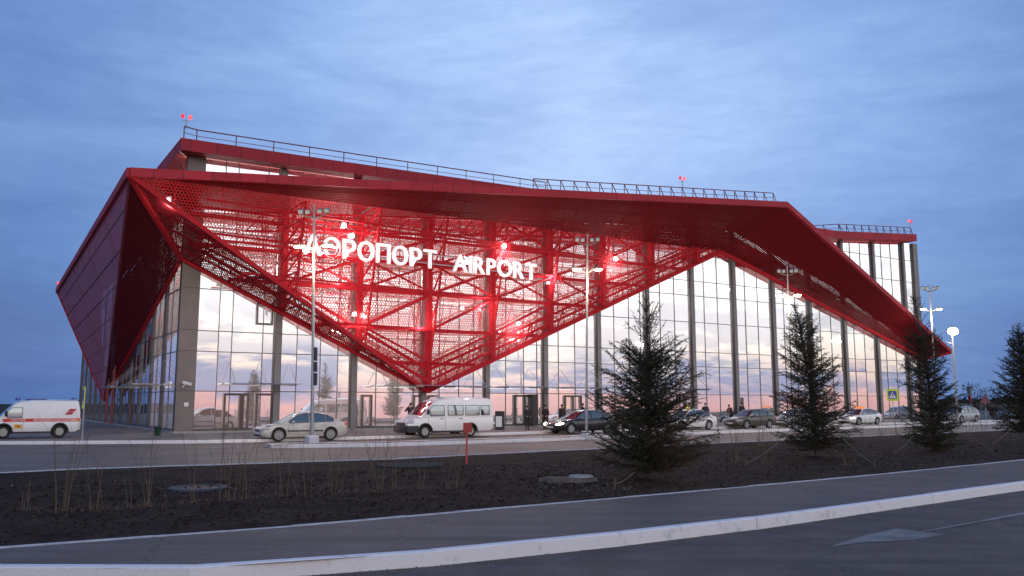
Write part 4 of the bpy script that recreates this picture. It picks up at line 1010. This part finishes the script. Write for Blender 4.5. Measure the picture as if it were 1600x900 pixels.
car('white_taxi_sedan', 'white taxi sedan with a yellow roof light behind the nearest spruce', GRP, 1088, 671.9, 0, body=m_whitep, belt=SED_B, cab=SED_C, wins=SED_W, L=4.5, WB=2.65)
car('dark_sedan', 'dusty dark olive sedan facing left between the two nearest spruces', GRP, 1185.5, 669.6, 0, body=m_olive, belt=SED_B, cab=SED_C, wins=SED_W, L=4.3, WB=2.5, mould=m_black)
car('grey_hatchback', 'blue grey hatchback parked behind the dark olive sedan', GRP, 1147, 664.3, .0, body=m_blueg, belt=SED_B, cab=HAT_C, wins=SED_W, L=4.3, WB=2.6)
car('silver_saloon', 'silver saloon almost wholly hidden behind the second spruce', GRP, 1258, 667.3, 0, body=m_silver2, belt=SED_B, cab=SED_C, wins=SED_W, L=4.4, WB=2.6)
taxi2 = car('white_taxi_sedan', 'white taxi sedan with an orange roof sign right of the second spruce', GRP, 1357, 664.1, 0, body=m_whitep, belt=SED_B, cab=SED_C, wins=SED_W, L=4.35, WB=2.6, lights='dip')
car('silver_estate', 'silver estate car standing at the far right beyond the third spruce', GRP, 1515, 659.6, 0, body=m_silver2, belt=SED_B, cab=[(.95,.9),(1.75,1.45),(2.4,1.6),(3.4,1.58),(3.95,1.48),(4.35,1.0)], wins=[(1.55,2.38,.03,.4),(2.44,3.22,.03,.4),(3.27,3.9,.03,.4)], L=4.5, WB=2.65, H=1.6)
q = MB(); q.box((.0,0,1.53), .22, .95, .13); q.build('roof_sign', mat('taxi_orange', (.75,.16,.02), .4, emit=(1,.3,.04), estr=.6), taxi2)
q = MB(); q.lathe([(.02,1.49),(.16,1.5),(.13,1.62),(.001,1.64)], 12, c=(.0,0,0)); q.build('roof_light', mat('taxi_yellow', (.8,.6,.02), .4, emit=(1,.8,.05), estr=.5), bpy.data.objects['white_taxi_sedan'])
# minibus
VB = [(-.1,.72),(0,.80),(.12,.92),(.55,1.08),(1.0,1.17),(1.5,1.18),(5.45,1.18),(5.6,1.16)]
VC = [(.72,1.12),(1.60,1.96),(1.9,2.10),(2.6,2.17),(5.2,2.17),(5.42,2.08),(5.45,1.30)]
m_vanw = paint('van_white_paint', (.78,.78,.79), .38, .10)
mbv = car('minibus', 'white minibus with black front bumper standing below the canopy tip', 'vans', 706.5, 683.2, 0, L=5.47, Wd=2.03, body=m_vanw, belt=VB, cab=VC, H=2.17, WB=2.88, fo=1.02, rw=.345, wins=[(1.32,2.20,.02,.60),(2.44,3.42,.05,.60),(3.58,4.48,.05,.60),(4.6,5.16,.05,.60)], van=True, wb=.975, wr=.86, crown=.07, glass=m_vglass, bumper=.66, cat='minibus', zb=.30)
q = MB(); q.box((.1,0,2.255), 1.2, .8, .06); q.build('roof_vent', m_vanw, mbv)
amb = car('ambulance', 'white ambulance with a red lettered stripe at the left edge', 'vans', 50.5, 685.3, .13, L=5.0, Wd=2.0, body=m_vanw, belt=[(x, z*.93) for x, z in VB], cab=[(x*4.95/5.45, z*.945) for x, z in VC], H=2.05, WB=2.9, fo=1.0, rw=.36, wins=[(1.15,1.9,.02,.56)], van=True, wb=.975, wr=.88, crown=.06, glass=m_vglass, bumper=.66, cat='ambulance', zb=.30)
m_stripe = mat('stripe_red', (.62,.03,.03), .4); m_stripe2 = mat('stripe_orange', (.75,.14,.03), .4)
q = MB(); q.box((.45,-1.008,.99), 4.0, .008, .17); st_ = q.build('red_stripe', m_stripe, amb); q = MB(); q.box((2.2,-1.011,.99), .5, .008, .17); q.build('stripe_end', m_stripe2, st_)
for txt, x in (('СКОРАЯ', -1.15), ('МЕДИЦИНСКАЯ', -.02), ('ПОМОЩЬ', 1.45)):
    me = glyph(txt, .18, .006)
    for v in me.vertices: v.co = Vector((v.co.x+x, -1.018-v.co.z, v.co.y+.925))
    me.name = 'stripe_lettering'; me.materials.clear(); me.materials.append(m_sw); o2 = bpy.data.objects.new('stripe_lettering', me); COL.objects.link(o2); o2.parent = st_
def para(x, z, w_, h, sk): return [(x,-1.005,z),(x+w_,-1.005,z),(x+w_+sk,-.997,z+h),(x+sk,-.997,z+h)]
q = MB(); q.add(para(1.62,1.28,.36,.14,.12), [(0,1,2,3)]); q.add(para(1.75,1.44,.36,.15,.13), [(0,1,2,3)]); em = q.build('side_emblem', mat('emblem_red', (.45,.015,.03), .4), amb, fix=False)
q = MB(); q.box((-.78,-1.010,.66), .40, .008, .21); es = q.build('orange_square', mat('orange_decal', (.8,.33,.02), .4), amb); q = MB(); q.beam((-.83,-1.017,.72),(-.73,-1.017,.60),.04,.006,up=Vector((0,1,0))); q.beam((-.79,-1.017,.68),(-.70,-1.017,.68),.03,.006,up=Vector((0,1,0))); q.build('decal_mark', m_black, es)
amb.scale = (.86,.9,.93)
m_bluel = mat('blue_beacon', (.01,.03,.25), .2, coat=1)
for x in (-.85, 2.1):
    q = MB(); q.lathe([(.13,0),(.14,.05),(.11,.13),(.001,.14)], 14); b_ = q.build('roof_beacon_lamp', m_bluel, amb, smooth=40); b_.location = (x,-.3,2.07)
q = MB(); q.box((.1,0,2.12), 1.1, .9, .05); q.build('roof_hatch', m_bluel, amb)

# ================================================================ PEOPLE
m_skinp = mat('skin', (.42,.24,.17), .55); m_hair = mat('dark_hair', (.012,.01,.009), .8)
def skinned(name, verts, edges, radii, m, parent, sub=1, root=0):
    me = bpy.data.meshes.new(name); me.from_pydata([tuple(v) for v in verts], edges, []); o = bpy.data.objects.new(name, me); COL.objects.link(o)
    sk = o.modifiers.new('s', 'SKIN'); 
    if not me.skin_vertices: me.skin_vertices.new()
    for i, r in enumerate(radii): me.skin_vertices[0].data[i].radius = (r, r) if not hasattr(r, '__len__') else r
    me.skin_vertices[0].data[root].use_root = True
    sb = o.modifiers.new('u', 'SUBSURF'); sb.levels = sub
    dg = bpy.context.evaluated_depsgraph_get(); m2 = bpy.data.meshes.new_from_object(o.evaluated_get(dg)); bpy.data.objects.remove(o)
    m2.name = name; m2.materials.clear(); m2.materials.append(m); m2.shade_smooth(); o = bpy.data.objects.new(name, m2); COL.objects.link(o); o.parent = parent; return o
def person(label, loc, rz, coat, trousers, pose='stand', H=1.76, hat=None, group='people on the forecourt'):
    o = thing('person', label, 'person', loc, rz, group); k = H/1.76; V = lambda x, y, z: Vector((x*k, y*k, z*k))
    lean = .35 if pose == 'bend' else 0.0
    def B(x, y, z):                         # lean of everything above the hips
        if z <= .95: return V(x, y, z)
        h = z-.95; return V(x, y - h*math.sin(lean), .95 + h*math.cos(lean))
    hands = {'stand': (B(-.25,-.06,.98), B(-.26,-.10,.78)), 'phone': (B(-.34,-.08,1.22), B(-.12,-.15,1.55)), 'bend': (B(-.22,-.2,1.12), B(-.18,-.34,.98)), 'pocket': (B(-.27,-.02,1.12), B(-.17,-.13,1.0))}
    eL, hL = hands[pose]; m_ = lambda v: Vector((-v.x, v.y, v.z)); eR, hR = (hands['stand'] if pose == 'phone' else hands[pose]); eR, hR = m_(eR), m_(hR)
    P = dict(pel=B(0,0,.95), wa=B(0,0,1.08), ch=B(0,0,1.30), nk=B(0,.01,1.48), n2=B(0,.0,1.56), hd=B(0,-.015,1.64), tp=B(0,-.01,1.70),
             sl=B(-.17,0,1.42), el=eL, wl=hL, sr=B(.17,0,1.42), er=eR, wr=hR, hl=V(-.09,0,.92), kl=V(-.11,-.03,.50), al=V(-.12,.02,.09), tl=V(-.13,-.13,.04), hr=V(.09,0,.92), kr=V(.12,.02,.50), ar=V(.14,.06,.09), tr=V(.15,-.09,.04))
    names = list(P); R_ = dict(pel=(.15,.11), wa=(.14,.10), ch=(.16,.11), nk=.06, n2=.055, hd=(.078,.095), tp=(.06,.07), sl=.06, el=.043, wl=.028, sr=.06, er=.043, wr=.028, hl=.085, kl=.055, al=.04, tl=.035, hr=.085, kr=.055, ar=.04, tr=.035)
    ed = [('pel','wa'),('wa','ch'),('ch','nk'),('nk','n2'),('n2','hd'),('hd','tp'),('ch','sl'),('sl','el'),('el','wl'),('ch','sr'),('sr','er'),('er','wr'),('pel','hl'),('hl','kl'),('kl','al'),('al','tl'),('pel','hr'),('hr','kr'),('kr','ar'),('ar','tr')]
    vs = [P[n] for n in names]; rs = [tuple(k*a for a in R_[n]) if hasattr(R_[n], '__len__') else k*R_[n] for n in names]; es = [(names.index(a), names.index(b)) for a, b in ed]
    for wn, en in (('wl','el'),('wr','er')):              # palm, four fingers and a thumb
        d = (P[wn]-P[en]).normalized(); s = d.cross(Vector((0,1,0.2))).normalized(); pi = len(vs); vs.append(P[wn]+d*.07*k); rs.append(.03*k); es.append((names.index(wn), pi))
        for j, ln in enumerate((.065,.078,.072,.055)):
            a = len(vs); off = s*(.028-.019*j)*k; vs.append(vs[pi]+off+d*.03*k); rs.append(.009*k); es.append((pi, a)); vs.append(vs[pi]+off+d*ln*k+Vector((0,-.012,0))); rs.append(.008*k); es.append((a, a+1))
        a = len(vs); vs.append(P[wn]+d*.03*k+s*.05*k); rs.append(.011*k); es.append((names.index(wn), a)); vs.append(P[wn]+d*.07*k+s*.062*k); rs.append(.009*k); es.append((a, a+1))
    skinned('body', vs, es, rs, m_skinp, o, 1)
    hp = P['hd']; q = MB()                                    # face: nose, eyes, ears
    q.ball(hp+Vector((0,-.105,-.01))*k, .014*k, .022*k, .028*k, 8, 6); q.build('nose', m_skinp, o, smooth=True)
    q = MB(); q.ball(hp+Vector((-.033,-.088,.022))*k, .012*k); q.build('eye', m_hair, o); q = MB(); q.ball(hp+Vector((.033,-.088,.022))*k, .012*k); q.build('eye', m_hair, o)
    q = MB(); q.ball(hp+Vector((0,.014,.045))*k, .088*k, .10*k, .085*k, 14, 10); q.build('hair' if not hat else 'cap', hat or m_hair, o, smooth=True)
    def cl(keys, rr, nm, m, sub=1):
        vv = [P[a] if isinstance(a, str) else a for a in keys[0]]; skinned(nm, vv, keys[1], [tuple(k*x for x in r) if hasattr(r, '__len__') else k*r for r in rr], m, o, sub)
    hem = B(0,.0,.82) if pose != 'bend' else V(0,.02,.84)
    cl(([hem,'pel','wa','ch','nk','sl','el',P['el'].lerp(P['wl'],.92),'sr','er',P['er'].lerp(P['wr'],.92)], [(0,1),(1,2),(2,3),(3,4),(3,5),(5,6),(6,7),(3,8),(8,9),(9,10)]), [(.18,.14),(.18,.14),(.17,.13),(.19,.145),.078,.082,.062,.048,.082,.062,.048], 'jacket', coat)
    cl((['pel','hl','kl',P['kl'].lerp(P['al'],.93),'hr','kr',P['kr'].lerp(P['ar'],.93)], [(0,1),(1,2),(2,3),(0,4),(4,5),(5,6)]), [(.155,.12),.10,.075,.062,.10,.075,.062], 'trousers', trousers)
    for a, t in (('al','tl'),('ar','tr')):
        q = MB(); c = P[a].lerp(P[t], .45); q.ball(Vector((c.x, c.y, .05*k)), .05*k, .14*k, .055*k, 10, 6); q.build('shoe', m_black, o, smooth=True)
    return o
m_coat = mat('dark_jacket', (.018,.018,.022), .8, var=.2, vscale=8); m_coat2 = mat('brown_black_coat', (.03,.02,.018), .85); m_jean = mat('dark_trousers', (.02,.022,.03), .85); m_capb = mat('black_cap', (.01,.01,.012), .8); m_coat3 = mat('navy_jacket', (.018,.022,.045), .8)
person('person in a dark jacket raising one hand to the ear beside the minibus windscreen', G(641,674.8,.13), .15, m_coat, m_jean, 'phone', 1.8, m_capb)
person('person in dark clothes standing behind the taxi with the yellow roof light', G(1103,665.6,.13), -.3, m_coat3, m_jean, 'pocket', 1.8, m_capb)
person('person in a dark jacket standing upright behind the dark olive sedan', G(1160,663.6,.13), .2, m_coat, m_jean, 'stand', 1.82)
person('person bending forward over the hatchback behind the dark olive sedan', G(1143,663.8,.13), -1.0, m_coat2, m_jean, 'bend', 1.7)
person('person in a long dark coat standing left of the column before the black sedan', G(852.5,671.6,.13), -.5, m_coat2, m_coat2, 'pocket', 1.66)
person('person in a dark brown coat seen over the bonnet of the black sedan', G(878,669.0,.13), .4, m_coat2, m_jean, 'stand', 1.68)
person('person in a dark cap standing behind the roof of the black sedan', G(911,668.0,.13), -1.2, m_coat, m_jean, 'pocket', 1.76, m_capb)
person('person in black standing in the dark main doorway', G(824,671.6,.13), .6, m_coat, m_coat, 'pocket', 1.6)

# ================================================================ VEGETATION
m_bark = mat('spruce_bark', (.07,.05,.04), .9, var=.4, vscale=20)
m_need = mat('spruce_needles', (.024,.034,.017), .8, col2=(.066,.060,.033), v2=(.38,.64), vscale=1.6, spec=.2)
m_needb = mat('spruce_needles_browning', (.04,.032,.016), .85, col2=(.024,.034,.016), v2=(.4,.6), vscale=1.8, spec=.2)
m_needr = mat('dead_brown_needles', (.11,.066,.038), .9, col2=(.065,.042,.025), vscale=3, spec=.1)
def spruce(label, loc, H, R, seed, dens=1.0, nl=.055, lean=0, bare_top=.0, brown=0, lod=1.0, clear=.06, pw=.80):
    r = random.Random(seed); o = thing('spruce', label, 'spruce tree', loc, 0, 'spruces planted along the footpath')
    tr = MB(); tx = lambda z: Vector((lean*z*z/H, 0, z)); tr.tube([tx(H*i/8) for i in range(9)], [.075*H/5*(1-i/8.3)+.006 for i in range(9)], 7)
    nv = [[], []]; nf = [[], []]
    def needle(p, d, L_, w_, b):
        s = d.cross(Vector((r.uniform(-1,1), r.uniform(-1,1), r.uniform(-1,1))));
        if s.length < 1e-4: return
        s.normalize(); v = nv[b]; n = len(v); v += [tuple(p+s*w_), tuple(p-s*w_), tuple(p+d*L_)]; nf[b].append((n, n+1, n+2))
    nb = int(46*dens*H)
    for bi in range(nb):
        f = ((bi+r.random())/nb)**1.12; z = H*(clear + (1-clear-.03)*f)
        az_ = bi*2.399+r.uniform(-.5,.5); Lb = R*((1-f)**pw)*r.uniform(.60,1.15)*(.84+.16*math.sin(az_*2+seed)) + .16
        if f < .08: Lb *= .7+f*3.6
        bare = f > 1-bare_top
        up0 = math.radians(2 + 44*f + r.uniform(-16,16)); pts = []; p = tx(z); d = Vector((math.cos(az_)*math.cos(up0), math.sin(az_)*math.cos(up0), math.sin(up0))); n = 5
        for i in range(n+1):
            pts.append(p.copy()); d = (d+Vector((r.uniform(-.06,.06), r.uniform(-.06,.06), .03+(.16 if bare else .05)*i/n))).normalized(); p = p+d*Lb/n
        if bare and r.random() < .45: continue
        tr.tube(pts, [.016*(1-f*.6)*(1-i/(n+.6))+.003 for i in range(n+1)], 4, cap=False)
        b = 1 if (brown and z < H*.36 and (math.cos(az_) > -.2 and r.random() < .75)) or r.random() < .08 else 0
        nt_ = max(4, int(Lb/.058*lod))
        for k in range(nt_):
            u = (k+.6)/nt_; i = min(n-1, int(u*n)); q0 = pts[i].lerp(pts[i+1], u*n-i); bd = (pts[i+1]-pts[i]).normalized()
            if bare and r.random() < .55: continue
            side = (bd.cross(UP)).normalized()*(1 if k % 2 else -1); tl = (.15+.20*Lb*(1-u)**.7+.04)*r.uniform(.6,1.25)*(.55 if bare else 1)
            td = (bd*.75+side*r.uniform(.4,.9)+UP*r.uniform(-.75,.5)).normalized(); tr.tube([q0, q0+td*tl], [.004,.002], 3, cap=False)
            nn = max(3, int(tl/.0095*lod))
            for j in range(nn):
                pp = q0+td*tl*(j/nn)+td*r.uniform(0,.015); nd = (td*.75+Vector((r.gauss(0,1), r.gauss(0,1), r.gauss(0,.8))).normalized()*.8).normalized(); needle(pp, nd, nl*r.uniform(.6,1.15)*(.6 if bare else 1), nl*.105/ (lod**.5), b)
        for j in range(int(Lb/.010*lod*(.5 if bare else 1))):
            u = r.random(); i = min(n-1, int(u*n)); q0 = pts[i].lerp(pts[i+1], u*n-i); nd = ((pts[i+1]-pts[i]).normalized()*.6+Vector((r.gauss(0,1), r.gauss(0,1), r.gauss(0,1))).normalized()*.8).normalized(); needle(q0, nd, nl, nl*.105/(lod**.5), b)
    tr.build('trunk', m_bark, o, fix=False)
    me = bpy.data.meshes.new('crown'); n0 = len(nv[0]); me.from_pydata(nv[0]+nv[1], [], nf[0]+[tuple(i+n0 for i in f) for f in nf[1]])
    me.materials.append(m_need); me.materials.append(m_needr); me.polygons.foreach_set('material_index', [0]*len(nf[0])+[1]*len(nf[1]))
    c = bpy.data.objects.new('crown', me); COL.objects.link(c); c.parent = o
    q = MB(); q.lathe([(.5,0),(.38,.05),(.15,.09),(.001,.1)], 14); q.build('soil_mound', m_soil, o, smooth=True)
    return o
def at_bed(x, y, dz=.02):
    p = G(x, y, .03); p.z = dz; return p
spruce('nearest spruce, broad and open-topped with browning lower branches, beside the concrete slab', at_bed(1016,753), 4.5, 1.85, 3, 1.15, .058, lean=-.0, bare_top=.34, brown=1, pw=.70)
spruce('second spruce, tall and dense, in front of the right part of the glass front', at_bed(1276,716), 5.4, 1.48, 8, 1.1, .065, lean=-.1, bare_top=.1, lod=.8, pw=.72)
spruce('third spruce, bushy and wide at the base, before the right tip of the canopy', at_bed(1462,706), 6.2, 1.28, 14, 1.05, .07, lean=-.08, bare_top=.28, lod=.72, clear=.02, pw=.58)
spruce('fourth spruce, cut by the right edge of the picture', at_bed(1606,697), 5.5, 1.7, 21, 1.0, .08, bare_top=.1, lod=.7, clear=.12)
# ropes and stakes of the spruces
m_rope = mat('pale_rope', (.22,.19,.15), .9); m_stake = mat('weathered_stake', (.10,.075,.055), .9)
for i, (a, b, lab) in enumerate([((1165,731),(1216,692),'left guy rope of the second spruce'), ((1366,731),(1318,686),'right guy rope of the second spruce'), ((1398,713),(1427,681),'left guy rope of the third spruce'), ((1549,708),(1512,674),'right guy rope of the third spruce'), ((1551,698),(1577,672),'left guy rope of the fourth spruce'), ((960,765),(990,738),'short guy rope left of the nearest spruce')]):
    p = at_bed(*a, dz=.15); tree = [(1276,716),(1276,716),(1462,706),(1462,706),(1606,697),(1016,753)][i]; c = at_bed(*tree)
    d = ray(b[0], b[1]); k = p.lerp(c, .5).y/d.y; e = Vector((0,0,CZ))+d*k
    q = MB(); n = 6; q.tube([p.lerp(e, j/n)-UP*.05*math.sin(PI*j/n) for j in range(n+1)], .007, 4); o = q.build('guy_rope', m_rope); tag(o, lab+', running down to a stake', 'rope', 'guy ropes of the spruces')
    q = MB(); q.beam(p-UP*.2, p+UP*.12+Vector((.02,0,0)), .045); tag(q.build('wooden_stake', m_stake), 'short wooden stake holding the '+lab, 'stake', 'stakes of the guy ropes')
# bare shoots
m_twig = mat('bare_twig', (.19,.135,.07), .85, col2=(.08,.058,.042), v2=(.35,.65), vscale=6)
def shoots(px, py, n, h, spread, seed, label, lean=.12, rad=.006):
    r = random.Random(seed); p0 = at_bed(px, py, .02); q = MB()
    for i in range(n):
        a = r.uniform(0, 2*PI); b = Vector((math.cos(a)*.08*r.random()*3*spread, math.sin(a)*.06, -.05)); hh = h*r.uniform(.55,1.1); la = Vector((r.gauss(0,lean), r.gauss(0,lean), 0)) + Vector((b.x*.8, 0, 0))
        pts = [b, b+la*hh*.3+UP*hh*.35, b+la*hh*.75+UP*hh*.72+Vector((r.gauss(0,.02),0,0)), b+la*hh*1.2+UP*hh]; q.tube(pts, [rad, rad*.8, rad*.55, rad*.25], 4, cap=False)
        for j in range(r.randint(1,3)):
            u = r.uniform(.45,.85); s = pts[1].lerp(pts[3], u); q.tube([s, s+Vector((r.gauss(0,.12), r.gauss(0,.1), r.uniform(.12,.3)))*h], [rad*.45, rad*.2], 3, cap=False)
    o = q.build('bare_shrub', m_twig, fix=False); o.location = p0; tag(o, label, 'shrub', 'bare young shrubs in the soil bed'); return o
sl = [(44,797,4,.55,.6,'lowest sparse bare shrub at the left edge of the soil bed'), (97,800,7,1.45,.5,'tall dark bare shrub below the crossing sign beside the ambulance'),
      (152,797,5,1.15,1.0,'bare shrub of slanting twigs, second of the tall ones from the left'), (198,793,2,1.0,.5,'single slanting bare stem between two fuller shrubs at the left'), (236,791,5,1.15,.7,'bare shrub of four thin stems left of the manhole cover'),
      (300,786,3,1.1,.5,'thin bare shrub standing right at the manhole cover'), (352,783,8,1.55,.7,'dense upright bare shrub right of the manhole cover'), (388,782,5,1.2,.9,'bare shrub leaning left, just right of the dense upright one'),
      (440,780,4,1.2,.8,'faint bare shrub below the front wheel of the silver sedan'), (478,779,5,1.35,.9,'bare shrub in front of the lamp post by the silver sedan'), (520,775,5,1.1,1.0,'bare shrub below the tail of the silver sedan'),
      (557,774,3,.95,.8,'short sparse bare shrub left of the gravel patch'), (592,772,8,1.3,.9,'many-stemmed bare shrub in front of the gravel patch'), (624,766,5,1.15,.7,'bare shrub at the right end of the gravel patch'),
      (662,764,3,.8,.7,'low thin bare shrub beyond the gravel patch'), (704,763,6,.85,.7,'small bare shrub left of the red marker post')]
for i, (x, y, n, h, s, lab) in enumerate(sl): shoots(x, y, n, h*1.22, s, 40+i, lab)
bl = [(1122,694,5,1.2,1.2,'bare shrub just right of the nearest spruce'), (1150,697,6,1.4,1.0,'bare shrub in front of the dark olive sedan bonnet'), (1185,699,7,2.3,.9,'tallest bare shrub, crossing the dark olive sedan'),
      (1205,697,5,2.0,.9,'tall bare shrub at the tail of the dark olive sedan'), (1150,724,7,.9,1.2,'low bare shrub in front, left of the second spruce'), (1195,728,7,.9,1.4,'low bare shrub at the left foot of the second spruce'),
      (1345,683,6,1.2,1.2,'bare shrub below the taxi with the orange sign'), (1375,681,6,1.1,1.2,'bare shrub below the facing crossing sign'), (1402,681,6,1.3,1.0,'bare shrub left of the third spruce'), (1515,676,8,1.3,1.6,'bare shrub right of the third spruce'), (1535,677,8,1.4,1.4,'bare shrub below the far silver estate'), (1560,675,7,1.2,1.4,'bare shrub between the far estate and the fourth spruce'), (1330,728,6,.7,1.4,'low bare shrub at the right foot of the second spruce')]
for i, (x, y, n, h, s, lab) in enumerate(bl): shoots(x, y, n, h, s, 80+i, lab, .10, .009)
# dry grass on the bed
r = random.Random(77); q = MB()
for _ in range(5200):
    x = r.choice([r.gauss(1020,70), r.gauss(1275,70), r.gauss(1465,60), r.uniform(850,1650)]); f = r.random()**2*.5+.01
    a = G(x, line_y(K2, x)); b = G(x, line_y(K3, x)); p = a.lerp(b, f); p.z = bumps(p, f)-.01; h = r.uniform(.04,.13); d = Vector((r.gauss(0,.5), r.gauss(0,.5), 1)).normalized(); s = Vector((.003,.002,0))
    q.add([p-s, p+s, p+d*h], [(0,1,2)])
tag(q.build('dry_grass', mat('dry_grass_blades', (.10,.075,.045), .9), fix=False), kind='stuff')
r = random.Random(31); q = MB()
for x, y, *_ in sl+bl:
    c = at_bed(x, y)
    for _ in range(26):
        a = r.uniform(0,6.28); k = r.random()**.6*.38; p = c+Vector((math.cos(a)*k, math.sin(a)*k, .02)); h = r.uniform(.04,.16); d = Vector((r.gauss(0,.6), r.gauss(0,.6), 1)).normalized(); m_ = p+d*h*.6; e = m_+(d+Vector((r.gauss(0,.8), r.gauss(0,.8), -.3))).normalized()*h*.5; s = Vector((.003,.001,0))
        q.add([p-s, p+s, m_+s*.7, m_-s*.7, e], [(0,1,2,3),(3,2,4)])
tag(q.build('dead_grass', mat('dead_grass_blades', (.15,.11,.065), .9), fix=False), kind='stuff')
# ---------------------------------------------------------------- far background
m_far = mat('far_dark_foliage', (.018,.02,.022), .95, spec=.1)
def bush(label, loc, H, Wd, seed, dens=900):
    r = random.Random(seed); o = thing('far_bush', label, 'bush', loc, 0, 'bare bushes far at the right'); t = MB(); q = MB()
    for i in range(14):
        a = r.uniform(0,6.28); e = Vector((math.cos(a)*Wd*.5*r.random(), math.sin(a)*Wd*.5*r.random(), H*r.uniform(.5,.95))); t.tube([(0,0,0), e*.5+UP*.1, e], [.07,.04,.015], 4, cap=False)
    for i in range(dens):
        a = r.uniform(0,6.28); zz = r.random(); rr = Wd*.5*math.sqrt(max(0, 1-(zz*1.1-.35)**2))*r.random()**.5; p = Vector((rr*math.cos(a), rr*math.sin(a), zz*H)); d = Vector((r.gauss(0,1), r.gauss(0,1), r.gauss(0.4,1))).normalized()*H*.09; s = d.cross(UP).normalized()*H*.008
        q.add([p-s, p+s, p+d], [(0,1,2)])
    t.build('stems', m_bark, o, fix=False); q.build('crown', m_far, o, fix=False)
bush('dark bush in front of the red and white mast', G(1522,655,-.0), 4.2, 3.0, 1); bush('dark bush behind the triangular warning sign', G(1552,654,-.0), 4.0, 3.2, 2)
o = thing('low_building', 'long low dark building on the horizon at the right edge', 'building', (150,205,-.3), -.6); q = MB(); q.box((0,0,1.4), 120, 14, 2.8); q.build('wall', mat('far_wall', (.10,.11,.12), .8), o); q = MB(); q.box((0,0,2.95), 122, 16, .5); q.build('roof', m_dark, o); q = MB(); q.box((0,-7.06,1.7), 116, .1, .7); q.build('window_band', mat('far_window', (.25,.28,.3), .2), o)
o = thing('red_white_mast', 'short red and white mast with a wide head rising at the far right', 'mast', G(1518,653,-.1)); hz_ = o.location.y; Hm = (630-603)/1345*hz_+1.9
q = MB(); q.tube([(0,0,0),(0,0,Hm*.45)], .14, 8); q.build('pole', m_sw, o); q = MB(); q.tube([(0,0,Hm*.45),(0,0,Hm*.72)], [.14,.2], 8); q.build('red_band', m_sr, o); q = MB(); q.lathe([(.2,Hm*.72),(.3,Hm*.9),(.42,Hm),(.001,Hm)], 10); q.build('mast_head', m_galv, o)
r = random.Random(5); q = MB()
for i in range(2600):                                          # far hedge of trees on the horizon, all round the left and right
    a = r.uniform(.46,.80); d = r.uniform(330,420); p = Vector((math.sin(a)*d, math.cos(a)*d, -.3+r.random()**1.3*3.6)); s = r.uniform(.8,2.2)
    q.add([p+Vector((r.uniform(-s,s), 0, r.uniform(-s,s))) for _ in range(3)], [(0,1,2)])
tag(q.build('far_treeline', m_far, fix=False), kind='stuff')
